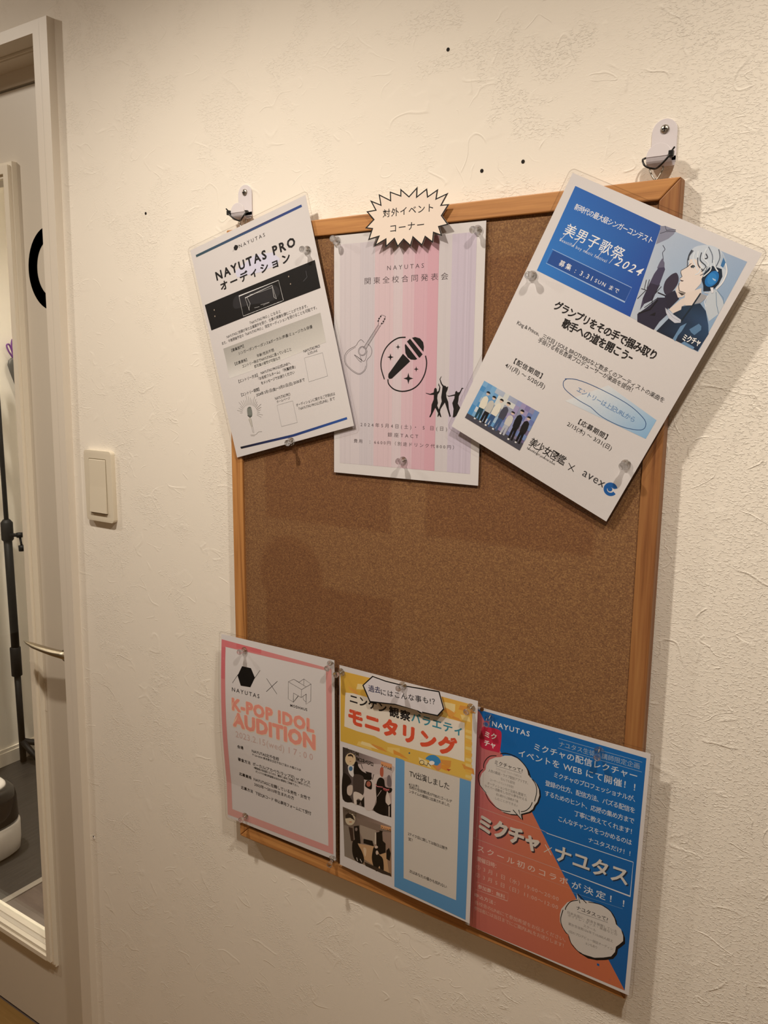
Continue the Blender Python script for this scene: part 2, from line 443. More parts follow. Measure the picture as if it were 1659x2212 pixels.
for r0, r1 in ((0.049, 0.073),):
    ri = [bm.verts.new((c[0] + r0 * 0.86 * math.cos(2 * math.pi * i / n), c[1], c[2] + r0 * math.sin(2 * math.pi * i / n))) for i in range(n)]
    ro = [bm.verts.new((c[0] + r1 * 0.93 * math.cos(2 * math.pi * i / n), c[1], c[2] + r1 * math.sin(2 * math.pi * i / n))) for i in range(n)]
    for i in range(n): bm.faces.new([ri[i], ro[i], ro[(i + 1) % n], ri[(i + 1) % n]])
bmesh.ops.solidify(bm, geom=bm.faces[:], thickness=0.0004)
dpart('round_letter', bm, M['decal'])
# latch face in the stile seen below the lever
bm = B(); slab(bm, -603, -596, 810, 870, 75.2, 76.2); dpart('latch_face', bm, M['paint'])

# ------------------------------------------------------------------ things in the studio room
mst = tag(empty('microphone_stand', W(-1850, FL, 793)), 'black microphone stand seen through the door glass by the studio wall', 'stand')
def child(par, name, bm, m, **kw):
    o = obj(name, bm, m, **kw); o.parent = par
    o.matrix_parent_inverse = (Matrix.Translation(par.location) @ par.rotation_euler.to_matrix().to_4x4()).inverted()
    return o
px, pd = -1862, 793
bm = B(); tube(bm, [W(px, 1642, pd), W(px, 1290, pd)], 0.0115, 12); child(mst, 'lower_tube', bm, M['black_metal'], smooth=True)
bm = B(); tube(bm, [W(px, 1200, pd), W(px, 730, pd)], 0.0145, 12); tube(bm, [W(px, 800, pd), W(px, 200, pd)], 0.008, 12); child(mst, 'upper_tube', bm, M['black_metal'], smooth=True)
bm = B(); tube(bm, [W(px - 2, 1305, pd), W(px - 2, 1302, pd), W(px - 2, 1196, pd), W(px - 2, 1192, pd)], [0.014, 0.019, 0.019, 0.014], 14); child(mst, 'sleeve', bm, M['black_metal'], smooth=True)
bm = B(); tube(bm, [W(px, 800, pd), W(px, 790, pd), W(px, 730, pd), W(px, 718, pd)], [0.012, 0.021, 0.021, 0.012], 14); child(mst, 'clutch', bm, M['black_metal'], smooth=True)
bm = B(); tube(bm, [W(px, 775, pd), W(px + 64, 768, pd + 6)], 0.007, 10); tube(bm, [W(px + 64, 760, pd + 6), W(px + 64, 776, pd + 6)], 0.011, 10)
tube(bm, [W(px + 66, 775, pd + 6), W(px + 74, 812, pd + 6)], 0.004, 8); tube(bm, [W(px + 74, 804, pd + 6), W(px + 75, 824, pd + 6)], 0.012, 10)
child(mst, 'wing_knob', bm, M['black_metal'], smooth=True)
for ax, ay in ((110, 190), (-36, 60), (90, 20)):
    bm = B(); tube(bm, [W(px, 1560, pd), W(px + ax * .55, 1605, pd + ay * .55), W(px + ax, 1642, pd + ay)], [0.012, 0.011, 0.010], 8); child(mst, 'leg', bm, M['black_metal'], smooth=True)

bag = tag(empty('equipment_bag', W(-1660, FL, 1080)), 'dark soft bag lying on the studio floor behind the microphone stand', 'bag')
bm = B()
for (X, Yc, D, r) in ((-1660, 1590, 1060, 0.08), (-1580, 1605, 1130, 0.07), (-1720, 1600, 1180, 0.075)):
    vs_ = bmesh.ops.create_icosphere(bm, subdivisions=3, radius=1)['verts']
    bmesh.ops.scale(bm, vec=(r * 1.5, r * 1.6, r * 0.75), verts=vs_); bmesh.ops.translate(bm, vec=W(X, Yc, D), verts=vs_)
o = child(bag, 'bag_body', bm, M['black_metal'], smooth=True)
bm = B(); tube(bm, spline([W(-1720, 1560, 1040), W(-1660, 1500, 1050), W(-1600, 1560, 1080)]), 0.008, 8); child(bag, 'strap', bm, M['tie'])

hum = tag(empty('air_humidifier', W(-1472, FL, 350)), 'white and glossy black rounded air humidifier on the grey studio floor', 'humidifier')
def superring(r, h, k=4.0, n=40, lz=None):
    out = []
    for i in range(n):
        t = 2 * math.pi * i / n; c, s = math.cos(t), math.sin(t)
        out.append(W(-1472 + r * math.copysign(abs(c) ** (2 / k), c), FL - h, 350 + r * math.copysign(abs(s) ** (2 / k), s)))
    return out
def stack(rows):
    bm = B(); rr = [[bm.verts.new(p) for p in superring(r, h)] for r, h in rows]
    for a, b_ in zip(rr, rr[1:]):
        for k in range(40): bm.faces.new([a[k], a[(k + 1) % 40], b_[(k + 1) % 40], b_[k]])
    bm.faces.new(rr[0]); bm.faces.new(list(reversed(rr[-1]))); bmesh.ops.recalc_face_normals(bm, faces=bm.faces); return bm
child(hum, 'base', stack([(118, 1), (128, 10), (131, 40), (132, 98), (129, 102)]), M['white_plastic'], smooth=True)
child(hum, 'tank', stack([(127, 101), (129, 112), (127, 180), (122, 204), (110, 214)]), M['dark_plastic'], smooth=True)
child(hum, 'lid', stack([(104, 213), (103, 220), (96, 226), (50, 230), (10, 231)]), M['white_plastic'], smooth=True)

cas = tag(empty('hanging_pouch', W(-1908, 200, 890)), 'dark grey pointed pouch with purple drawstring hanging on the studio wall', 'pouch')
bm = B()
prof = [(150, 6), (158, 14), (175, 19), (200, 17), (240, 12), (280, 7), (330, 3)]
rings = []
for Y, r in prof:
    rings.append([bm.verts.new(W(-1893 + 9 * math.cos(t), Y, 884 + (Y - 150) * 0.16 + r * 1.6 * math.sin(t))) for t in [2 * math.pi * i / 14 for i in range(14)]])
for a, b_ in zip(rings, rings[1:]):
    for k in range(14): bm.faces.new([a[k], a[(k + 1) % 14], b_[(k + 1) % 14], b_[k]])
bm.faces.new(rings[0]); bm.faces.new(list(reversed(rings[-1]))); bmesh.ops.recalc_face_normals(bm, faces=bm.faces)
child(cas, 'pouch_body', bm, M['greyfelt'], smooth=True)
bm = B()
tube(bm, spline([W(-1893, 152, 882), W(-1893, 130, 867), W(-1893, 108, 859), W(-1893, 104, 869), W(-1893, 128, 879), W(-1893, 152, 886)]), 0.003, 6)
tube(bm, spline([W(-1893, 152, 884), W(-1893, 118, 878), W(-1893, 88, 881), W(-1893, 92, 893), W(-1893, 124, 891), W(-1893, 152, 888)]), 0.003, 6)
child(cas, 'drawstring', bm, M['purple'])

# unseen perforated music stand, added to throw dotted shade on the studio wall
msd = tag(empty('added_music_stand', W(-1795, FL, 590)), 'unseen black perforated music stand added to dapple the studio wall', 'music stand')
bm = B()
cw, hr = 0.062, 0.0165
for j in range(5):
    for i in range(3):
        v0 = -0.008 + j * cw; u0 = 0.496 + i * cw + (0.031 if j % 2 else 0.0)
        cu, cv = u0 + cw / 2, v0 + cw / 2
        ring = [bm.verts.new(W(-1787, (cv + hr * 1.25 * math.sin(t)) * 1000, (cu + hr * math.cos(t)) * 1000)) for t in [math.pi / 4 + math.pi / 8 * k for k in range(16)]]
        sq = []
        for k in range(16):
            t = math.pi / 4 + math.pi / 8 * k; m_ = max(abs(math.cos(t)), abs(math.sin(t)))
            sq.append(bm.verts.new(W(-1787, (cv + cw / 2 * math.sin(t) / m_) * 1000, (cu + cw / 2 * math.cos(t) / m_) * 1000)))
        for k in range(16): bm.faces.new([ring[k], ring[(k + 1) % 16], sq[(k + 1) % 16], sq[k]])
bmesh.ops.solidify(bm, geom=bm.faces[:], thickness=0.0015)
child(msd, 'perforated_desk', bm, M['black_metal'])
bm = B(); tube(bm, [W(-1795, 240, 590), W(-1795, 1600, 590)], 0.010, 10); child(msd, 'pole', bm, M['black_metal'], smooth=True)
for ax, ay in ((-40, 60), (-40, -110), (110, -40)):
    bm = B(); tube(bm, [W(-1795, 1540, 590), W(-1795 + ax, 1641, 590 + ay)], 0.009, 8); child(msd, 'leg', bm, M['black_metal'], smooth=True)
SHEET_POSE = {'A': [76.492, 139.4902, -0.2588, -7, -2.5, -2.2, -2], 'B': [286.8057, 170.2265, 0.0013, 1.6, 1.6, 1.6, 1.6], 'C': [519.2132, 164.1466, 0.4617, -3, -9, -3, -7], 'D': [81.2557, 725.0228, -0.0104, -3.2, -2.5, -3.5, -3], 'E': [299.7308, 727.8143, 0.0004, -4.5, -8, -12, -3], 'F': [502.1893, 739.4514, 0.0172, -2.2, -2, -3.5, -3.5]}
PRINTS = {
 'A': [
  ('p',['#3a5560','#43395f','#2f4f92','#2f4f92','#43395f','#3a5560'],[8.39,9.27,108.09,9.04,200.81,8.94,201.37,12.15,108.43,12.48,8.56,12.64],0),
  ('t','NAYUTAS',87.87,26.62,0,6.6,46.47,0.2,'k',0),
  ('p','k',[81.57,20.09,85.72,21.82,85.99,24.78,82.58,27.52,78.65,26.55,77.98,22.6],0),
  ('l','#555555',0.35,[75.19,27.09,79.03,23.8],0),
  ('l','#555555',0.35,[85.87,24.4,87.93,22.23],0),
  ('p','#dcdcf0',[71.55,52.8,111.38,43.79,140.86,50.24,150.73,61.71,144.56,67.92,113.33,67.84,73.47,61.95],0),
  ('t','NAYUTAS PRO',36.63,54.32,0,15.67,142.7,4,'k',0),
  ('t','オーディション',40.73,69.57,0,12.93,125.91,4,'k',0),
  ('g','stage_photo'),
  ('p','#141416',[4.26,79.0,203.72,81.16,203.44,117.19,5.84,115.78],0),
  ('p','#2c2c30',[61.45,85.71,89.66,85.76,129.43,89.64,139.0,102.59,123.64,109.62,84.49,102.97,57.08,99.98],1),
  ('l','#f0f0f0',0.5,[69.44,114.01,69.54,86.45,141.14,87.48,142.23,114.39,137.74,114.7,69.44,114.01],0),
  ('l','#e0e0e0',0.45,[82.37,110.05,79.6,92.08,129.21,90.4,131.49,109.48,128.06,105.93,128.99,91.17],0),
  ('l','#e0e0e0',0.4,[83.05,92.27,86.03,101.72,81.54,108.95],0),
  ('l','#c0c0c0',0.35,[88.25,90.44,106.05,92.49,129.48,93.32],0),
  ('l','#d0d0d0',0.4,[91.84,109.43,100.77,110.38],0),
  ('l','#d0d0d0',0.4,[103.56,108.67,119.06,109.93,107.52,110.7],0),
  ('l','#c8c8c8',0.35,[76.41,114.32,79.93,114.32],0),
  ('l','#c8c8c8',0.35,[83.43,114.31,86.92,114.31],0),
  ('l','#c8c8c8',0.35,[90.39,114.3,93.86,114.3],0),
  ('l','#c8c8c8',0.35,[97.32,114.29,100.76,114.29],0),
  ('l','#c8c8c8',0.35,[104.19,114.29,107.61,114.28],0),
  ('l','#c8c8c8',0.35,[111.02,114.28,114.41,114.27],0),
  ('l','#c8c8c8',0.35,[117.8,114.27,121.17,114.26],0),
  ('l','#c8c8c8',0.35,[124.53,114.26,127.89,114.26],0),
  ('l','#c8c8c8',0.35,[131.23,114.25,134.55,114.25],0),
  ('l','#777780',0.3,[186.79,89.68,186.67,97.73,179.4,101.13],0),
  ('p','#b0a090',[20.69,90.96,20.55,91.25,20.34,91.48,20.07,91.64,19.77,91.7,19.48,91.66,19.21,91.53,19.0,91.32,18.87,91.05,18.82,90.74,18.87,90.43,19.01,90.14,19.23,89.91,19.5,89.75,19.79,89.69,20.09,89.73,20.35,89.86,20.56,90.07,20.7,90.34,20.74,90.65],0),
  ('p','#b0a090',[19.27,99.38,19.13,99.67,18.92,99.9,18.65,100.06,18.35,100.12,18.05,100.09,17.79,99.96,17.58,99.75,17.44,99.47,17.4,99.16,17.45,98.85,17.59,98.56,17.81,98.33,18.07,98.17,18.37,98.11,18.67,98.14,18.93,98.27,19.14,98.48,19.28,98.76,19.32,99.07],0),
  ('p','#b0a090',[159.68,98.23,159.56,98.5,159.37,98.72,159.14,98.86,158.88,98.92,158.62,98.89,158.39,98.77,158.21,98.57,158.09,98.32,158.05,98.03,158.09,97.74,158.2,97.47,158.39,97.25,158.62,97.11,158.88,97.05,159.14,97.08,159.37,97.2,159.56,97.4,159.67,97.65,159.72,97.94],0),
  ('p','#b0a090',[159.26,88.25,159.14,88.51,158.95,88.73,158.72,88.87,158.46,88.93,158.2,88.9,157.97,88.78,157.79,88.58,157.67,88.32,157.63,88.03,157.67,87.74,157.78,87.48,157.97,87.26,158.2,87.11,158.46,87.06,158.72,87.09,158.95,87.21,159.13,87.41,159.25,87.67,159.3,87.95],0),
  ('t','『NAYUTAS PRO 』になると',78.23,128.12,0,4.73,55.55,0.3,'k',0),
  ('t','NAYUTASに依頼が来た企業案件を受け、仕事の実績を積むことができます。',31.52,134.19,0,4.69,146.55,0.3,'k',0),
  ('t','また、今後開催予定の『NAYUTAS PRO 』 限定オーディションを受けることも可能です。',20.02,140.28,0,4.7,171.41,0.3,'k',0),
  ('g','grey_panel'),
  ('p',['#b4b2ad','#bdbab4','#d8d5cf','#e6e4e0','#e9e7e3','#c6c4bf'],[20.42,145.74,195.32,146.63,194.55,184.55,110.65,188.1,19.63,187.85,20.41,165.51],0),
  ('t','【募集部門】',34.65,154.11,0,4.67,23.92,1.6,'k',0),
  ('t','シンガー/ダンサー/ダンス&ボーカル/声優/ミュージカル俳優',46.22,161.49,0,4.71,132.41,1.2,'k',0),
  ('t','年齢/性別不問',77.83,173.23,0,4.58,31.18,1.4,'k',0),
  ('t','【応募資格】',35.43,173.26,0,4.63,23.44,1.6,'k',0),
  ('t','エントリー時点でNAYUTASに通っていること',48.11,179.96,0,4.79,89.82,1.3,'k',0),
  ('t','顔写真の掲載が可能な方',69.31,185.94,0,4.58,47.63,1.4,'k',0),
  ('t','NAYUTAS PRO公式LINEへ',78.02,196.94,0,4.58,53.53,1.2,'k',0),
  ('t','【エントリー方法】',34.99,197.94,0,4.87,36.81,0.9,'k',0),
  ('t','「お名前フルネーム」「所属校舎」',71.5,203.31,0,4.59,66.48,1.3,'k',0),
  ('t','をメッセージでお送りください',74.62,210.09,0,4.63,60.21,1.3,'k',0),
  ('t','【エントリー期間】',34.33,216.82,0,4.93,34.7,0.9,'k',0),
  ('t','2024年 3月1日(金)～3月31日(日) 20:00まで',61.19,223.45,0,4.83,87.45,1.1,'k',0),
  ('t','NAYUTAS PRO',156.58,188.22,0,4.9,27.3,0.2,'k',0),
  ('t','公式LINE',162.18,192.57,0,3.87,16.24,0.2,'k',0),
  ('l','#9a9a9a',0.4,[155.74,194.92,185.64,195.96,185.92,226.44,154.59,226.37,155.74,194.92],0),
  ('t','NAYUTAS PRO',92.64,235.89,0,5.17,27.44,0.1,'k',0),
  ('t','ホームページ',94.22,240.38,0,4.06,23.87,0.1,'k',0),
  ('l','#9a9a9a',0.4,[93.34,243.3,121.35,243.76,121.16,273.09,92.82,272.43,93.34,243.3],0),
  ('t','オーディションに関するご不明点は',125.52,252.49,0,4.55,65.81,0.2,'k',0),
  ('t','「NAYUTAS PRO公式LINE」まで',128.43,258.18,0,4.56,61.06,0.2,'k',0),
  ('g','microphone_drawing'),
  ('l','#77736c',0.4,[29.15,239.02,24.68,238.26],0),
  ('l','#77736c',0.4,[29.76,237.4,20.4,233.52],0),
  ('l','#77736c',0.4,[30.72,235.9,24.02,231.08],0),
  ('l','#77736c',0.4,[32.01,234.56,27.78,229.48],0),
  ('l','#77736c',0.4,[33.59,233.42,26.73,223.13],0),
  ('l','#77736c',0.4,[35.42,232.51,31.29,222.43],0),
  ('l','#77736c',0.4,[37.44,231.86,35.56,222.57],0),
  ('l','#77736c',0.4,[39.59,231.48,39.39,223.47],0),
  ('l','#77736c',0.4,[41.83,231.38,42.65,217.77],0),
  ('l','#77736c',0.4,[44.09,231.57,46.5,219.83],0),
  ('l','#77736c',0.4,[46.3,232.04,49.59,222.4],0),
  ('l','#77736c',0.4,[48.4,232.77,51.87,225.31],0),
  ('l','#77736c',0.4,[50.35,233.74,57.96,222.58],0),
  ('l','#77736c',0.4,[52.08,234.94,59.53,226.43],0),
  ('l','#77736c',0.4,[53.55,236.31,60.19,230.25],0),
  ('l','#77736c',0.4,[54.73,237.84,60.03,233.89],0),
  ('l','#77736c',0.4,[55.57,239.47,66.41,235.17],0),
  ('l','#77736c',0.4,[56.06,241.16,65.13,239.16],0),
  ('l','#77736c',0.4,[56.18,242.86,63.17,242.61],0),
  ('l','#77736c',0.4,[55.94,244.54,60.71,245.44],0),
  ('l','#77736c',0.4,[55.33,246.15,64.79,250.18],0),
  ('l','#77736c',0.4,[54.38,247.63,61.25,252.65],0),
  ('p','#6e746e',[39.88,234.98,46.92,234.95,46.34,245.39,43.18,247.46,38.87,246.82,37.64,243.4],1),
  ('l','#c8c8c2',0.3,[40.42,235.66,38.45,244.71],0),
  ('l','#c8c8c2',0.3,[42.06,235.71,40.06,244.85],0),
  ('l','#c8c8c2',0.3,[43.69,235.76,41.67,244.99],0),
  ('l','#c8c8c2',0.3,[45.32,235.8,43.27,245.14],0),
  ('l','#c8c8c2',0.3,[46.95,235.85,44.88,245.28],0),
  ('l','#33302c',0.8,[37.33,244.45,40.76,248.03,44.73,247.26],0),
  ('l','#8a867e',1.0,[41.04,248.09,40.75,253.06],0),
  ('p','#c9c5bd',[37.86,250.17,42.39,250.08,41.96,260.05,39.67,260.66],1),
  ('l','#77736c',0.4,[37.86,250.17,39.67,260.66],0),
  ('l','#77736c',0.4,[42.39,250.08,41.78,270.66],0),
  ('l','#77736c',0.4,[39.67,260.66,39.97,269.71],0),
  ('l','#88847c',0.5,[34.43,271.65,43.68,273.32,50.37,270.85,56.78,271.69],1),
  ('l','#99958c',0.4,[34.76,273.08,41.81,274.59],0),
  ('p',['#1f1f26','#2b3a78','#2f5aa8','#2f5aa8','#2b3a78','#1f1f26'],[10.7,283.7,108.99,286.65,201.82,283.86,201.86,286.87,108.96,289.97,11.25,286.75],0),
 ],
 'B': [
  ('p','#d9cdd3',[9.0,11.0,199.0,11.0,199.0,284.0,9.0,284.0],0),
  ('p','#d8d0d4',[9.0,11.0,40.0,11.0,40.0,284.0,9.0,284.0],0),
  ('p','#d3ccd2',[40.0,11.0,62.0,11.0,62.0,284.0,40.0,284.0],0),
  ('p','#dcc6cc',[62.0,11.0,88.0,11.0,88.0,284.0,62.0,284.0],0),
  ('p','#dbcdd2',[88.0,11.0,102.0,11.0,102.0,284.0,88.0,284.0],0),
  ('p','#dcc0c9',[102.0,11.0,118.0,11.0,118.0,284.0,102.0,284.0],0),
  ('p','#dab4c0',[118.0,11.0,150.0,11.0,150.0,284.0,118.0,284.0],0),
  ('p','#d9adba',[136.0,11.0,150.0,11.0,150.0,284.0,136.0,284.0],0),
  ('p','#d5cfd2',[150.0,11.0,168.0,11.0,168.0,284.0,150.0,284.0],0),
  ('p','#cfc5d4',[168.0,11.0,199.0,11.0,199.0,284.0,168.0,284.0],0),
  ('t','NAYUTAS',79.72,45.85,0,7.16,51.21,-0.3,'#4c4044',0),
  ('t','関東全校合同発表会',46.94,60.26,0,8.54,116.87,-0.4,'#4c4044',0),
  ('t','2024年5月4日(土)・ 5 日(日)',41.93,234.78,0,5.7,124.94,0,'#4c4044',0),
  ('t','銀座TACT',83.02,245.69,0,5.73,44.24,0,'#4c4044',0),
  ('t','費用\u3000：6600円（別途ドリンク代800円）',31.65,256.01,0,5.22,145.08,0,'#4c4044',0),
  ('g','guitar_drawing'),
  ('l','#2b2526',0.5,[46.85,130.97,42.0,127.42,37.5,130.22,33.96,134.74,22.52,139.9,16.76,147.13,17.61,156.39,25.91,164.3,35.78,169.49,41.48,169.7,47.92,165.45,50.61,159.55,51.03,152.39,56.57,147.2,58.42,141.39,56.47,136.22,52.46,132.96],1),
  ('l','#2b2526',0.35,[33.96,136.44,24.17,141.22,18.42,147.79,19.27,156.39,27.23,163.63,36.59,168.43,41.48,168.39,46.79,164.8,49.0,159.56],1),
  ('l','#2b2526',0.45,[50.02,142.33,49.56,143.58,48.83,144.71,47.85,145.68,46.68,146.43,45.38,146.92,44.01,147.14,42.63,147.06,41.33,146.69,40.16,146.06,39.18,145.18,38.45,144.11,37.99,142.9,37.85,141.61,38.01,140.31,38.47,139.06,39.22,137.92,40.2,136.96,41.38,136.21,42.69,135.73,44.06,135.52,45.43,135.61,46.73,135.98,47.89,136.61,48.86,137.49,49.58,138.55,50.03,139.75,50.18,141.04,50.02,142.33],0),
  ('l','#2b2526',0.35,[48.76,142.12,48.4,143.12,47.81,144.03,47.04,144.8,46.11,145.4,45.08,145.8,44.0,145.97,42.91,145.91,41.88,145.62,40.96,145.11,40.19,144.42,39.62,143.56,39.26,142.6,39.15,141.57,39.28,140.52,39.65,139.52,40.24,138.61,41.02,137.84,41.95,137.24,42.98,136.85,44.07,136.68,45.15,136.75,46.18,137.04,47.09,137.55,47.86,138.25,48.43,139.1,48.78,140.06,48.89,141.08,48.76,142.12],0),
  ('l','#2b2526',0.4,[45.61,137.44,68.0,109.02],0),
  ('l','#2b2526',0.4,[49.32,139.15,71.59,109.98],0),
  ('l','#2b2526',0.25,[45.61,137.44,49.32,139.15],0),
  ('l','#2b2526',0.25,[46.65,136.12,50.35,137.81],0),
  ('l','#2b2526',0.25,[47.68,134.81,51.37,136.47],0),
  ('l','#2b2526',0.25,[48.71,133.5,52.4,135.13],0),
  ('l','#2b2526',0.25,[49.74,132.19,53.42,133.8],0),
  ('l','#2b2526',0.25,[50.77,130.88,54.45,132.47],0),
  ('l','#2b2526',0.25,[51.79,129.58,55.47,131.14],0),
  ('l','#2b2526',0.25,[52.82,128.27,56.49,129.81],0),
  ('l','#2b2526',0.25,[53.84,126.97,57.51,128.48],0),
  ('l','#2b2526',0.25,[54.86,125.67,58.52,127.16],0),
  ('l','#2b2526',0.25,[55.88,124.38,59.54,125.84],0),
  ('l','#2b2526',0.25,[56.9,123.08,60.55,124.52],0),
  ('l','#2b2526',0.25,[57.92,121.79,61.56,123.2],0),
  ('l','#2b2526',0.25,[58.93,120.5,62.57,121.89],0),
  ('l','#2b2526',0.25,[59.94,119.21,63.58,120.57],0),
  ('l','#2b2526',0.25,[60.96,117.92,64.59,119.26],0),
  ('l','#2b2526',0.25,[61.97,116.64,65.59,117.95],0),
  ('l','#2b2526',0.25,[62.98,115.35,66.6,116.64],0),
  ('l','#2b2526',0.25,[63.98,114.07,67.6,115.34],0),
  ('l','#2b2526',0.25,[64.99,112.79,68.6,114.03],0),
  ('l','#2b2526',0.25,[65.99,111.51,69.6,112.73],0),
  ('l','#2b2526',0.25,[66.99,110.24,70.6,111.43],0),
  ('l','#2b2526',0.5,[31.57,145.85,38.94,153.06,42.52,155.01,42.98,152.4,32.39,145.85],0),
  ('l','#2b2526',0.4,[40.52,147.17,43.8,153.05,47.82,153.04,50.18,147.19,51.41,140.71],1),
  ('l','#2b2526',0.4,[68.0,109.0,67.17,104.79,72.53,97.98,77.97,100.02,74.98,108.15,71.12,109.33],0),
  ('p','#2b2526',[68.35,104.31,68.7,104.97,68.35,105.76,67.48,106.21,66.62,106.06,66.26,105.4,66.62,104.61,67.49,104.16],0),
  ('p','#2b2526',[69.56,101.43,69.92,102.09,69.56,102.87,68.7,103.32,67.84,103.17,67.48,102.51,67.84,101.73,68.7,101.28],0),
  ('p','#2b2526',[71.86,98.97,72.22,99.62,71.86,100.4,71.0,100.85,70.15,100.7,69.79,100.04,70.15,99.26,71.0,98.81],0),
  ('p','#2b2526',[73.52,107.47,73.87,108.13,73.52,108.92,72.66,109.37,71.8,109.22,71.44,108.56,71.8,107.78,72.66,107.33],0),
  ('p','#2b2526',[75.81,105.0,76.16,105.66,75.81,106.44,74.96,106.89,74.1,106.74,73.74,106.08,74.1,105.3,74.95,104.85],0),
  ('p','#2b2526',[77.63,102.27,77.98,102.93,77.63,103.71,76.78,104.16,75.92,104.01,75.57,103.35,75.92,102.57,76.78,102.12],0),
  ('g','microphone_emblem'),
  ('l','#161516',1.6,[107.25,125.35,96.7,126.08,86.09,131.38,77.71,139.58,72.71,151.08,72.53,162.67,77.39,175.79],1),
  ('l','#161516',1.6,[135.36,147.1,137.16,156.03,134.81,168.51,127.69,179.89,117.39,187.03,103.84,189.86,91.54,187.55,83.7,181.25,82.53,175.46],1),
  ('p','#161516',[103.83,144.77,112.23,151.7,114.07,153.84,88.26,174.74,84.39,175.18,82.81,172.88,83.22,169.02],0),
  ('p','#161516',[106.22,134.72,107.09,132.98,124.13,151.07,121.19,152.07,115.22,151.7,110.68,149.19,107.29,144.15],0),
  ('p','#161516',[109.14,130.37,113.56,127.05,131.37,145.48,127.78,149.2,126.76,149.58],0),
  ('p','#161516',[116.22,126.09,120.65,125.16,127.31,126.86,131.79,131.24,133.09,136.81,132.48,142.63],0),
  ('p','#161516',[96.52,133.38,97.35,135.94,99.92,136.68,97.37,137.39,96.62,139.94,95.79,137.37,93.2,136.63,95.77,135.93],0),
  ('p','#161516',[85.81,144.2,86.98,147.78,90.59,148.79,87.0,149.8,85.95,153.38,84.78,149.8,81.15,148.78,84.75,147.78],0),
  ('p','#161516',[122.82,159.58,123.67,162.22,126.29,162.95,123.71,163.71,122.96,166.36,122.1,163.72,119.48,162.99,122.07,162.23],0),
  ('p','#161516',[111.92,167.34,113.64,172.65,118.93,174.09,113.7,175.66,112.17,181.03,110.44,175.71,105.11,174.27,110.39,172.69],0),
  ('g','dancer_silhouettes'),
  ('p','#161516',[148.33,185.78,150.04,184.5,151.81,185.96,152.18,189.44,154.17,188.15,155.21,183.78,153.71,181.33,154.23,178.96,155.15,181.3,156.66,184.13,155.64,189.37,153.13,192.54,152.66,196.92,153.81,202.51,152.88,205.67,156.97,213.06,159.0,219.0,157.11,218.83,150.33,208.26,146.15,215.96,144.04,219.58,142.13,219.66,144.37,214.77,145.15,204.65,147.91,198.3,147.93,193.04,142.69,193.16,137.09,191.66,136.48,190.79,142.66,191.91,147.57,190.17],0),
  ('p','#161516',[159.49,183.08,156.82,179.41,155.26,174.48,157.46,170.75,157.76,171.48,156.41,174.47,158.54,179.39,161.18,181.81,163.32,182.02,164.79,183.6,167.18,182.7,166.29,186.66,164.54,190.41,165.1,195.35,167.67,200.87,168.75,208.91,171.55,217.52,170.01,218.58,166.19,208.99,163.13,201.62,157.59,209.28,156.31,215.59,154.23,219.19,153.48,218.21,155.43,209.35,158.8,200.5,157.96,195.54,158.8,189.3],0),
  ('p','#161516',[176.66,188.91,178.3,187.4,180.04,189.45,182.54,188.78,185.18,183.83,187.96,184.27,185.91,185.28,183.29,190.6,181.57,193.71,181.16,198.64,180.43,202.35,184.53,208.38,184.64,212.08,176.39,218.58,174.27,218.66,174.98,208.7,173.09,201.95,175.75,196.32,175.95,193.35,167.93,194.66,165.47,193.11,168.61,193.53,176.32,191.62],0),
 ],
 'C': [
  ('p',['#2b6cc0','#2a58a8','#2450a8','#2f7fd0'],[9.28,10.26,111.85,12.52,128.02,100.6,11.76,100.68],0),
  ('p',['#b9c6d8','#9fb6d2','#8fb0d0','#c3ccd8'],[111.85,12.52,201.87,11.45,204.34,101.73,128.02,100.6],0),
  ('t','新時代の最大級シンガーコンテスト',19.14,30.6,0,6.8,91.99,0.6,'#f4f4f4',0),
  ('t','美男子歌祭',20.27,56.04,0,13.04,71.2,0.4,'#f4f4f4',0),
  ('l','#f4f4f4',0.45,[21.09,64.11,27.0,46.27],0),
  ('l','#f4f4f4',0.45,[36.94,63.88,42.64,46.17],0),
  ('l','#f4f4f4',0.45,[52.85,64.17,58.35,46.59],0),
  ('l','#f4f4f4',0.45,[67.05,63.46,72.38,46.01],0),
  ('l','#f4f4f4',0.45,[81.5,63.55,86.65,46.21],0),
  ('t','2024',86.93,62.28,0,11.39,29.08,0.6,'#f4f4f4',0.25),
  ('t','Beautiful boy music festival',20.32,64.27,0,4.4,57.93,0.2,'#dfe6f2',0),
  ('l','#a9c2e6',0.5,[17.18,74.78,114.92,74.98,115.9,90.12,17.99,89.96,17.18,74.78],0),
  ('p','#22509c',[18.72,75.48,114.3,75.73,114.88,89.27,18.85,89.1],0),
  ('t','募集 : 3.31',31.69,85.93,0,6.58,41.14,0.6,'#f4f4f4',0),
  ('t','SUN まで',76.6,85.54,0,5.07,28.27,0.4,'#f4f4f4',0),
  ('g','singer_portrait'),
  ('p','#8d90a4',[110.81,13.03,115.18,11.17,126.59,10.58,126.96,14.75,124.17,20.66,115.75,29.67,113.42,20.18,112.86,16.56],0),
  ('l','#333344',0.5,[114.25,19.2,118.45,15.61,127.43,12.02],0),
  ('l','#333344',0.4,[115.18,11.17,118.41,14.34,126.53,10.47],0),
  ('l','#3d3d50',0.6,[122.39,27.8,126.33,30.37,125.87,33.79,127.97,36.81,130.08,39.82],1),
  ('p','#6a6880',[128.32,38.61,132.42,41.44,134.85,45.62,130.71,49.99,128.36,48.37,127.91,43.34],0),
  ('p','#4a4560',[129.49,47.89,134.6,45.2,136.17,46.69,138.56,61.08,140.02,77.06,134.48,83.57,133.57,90.75,130.27,79.4,129.23,65.81,128.58,54.85],0),
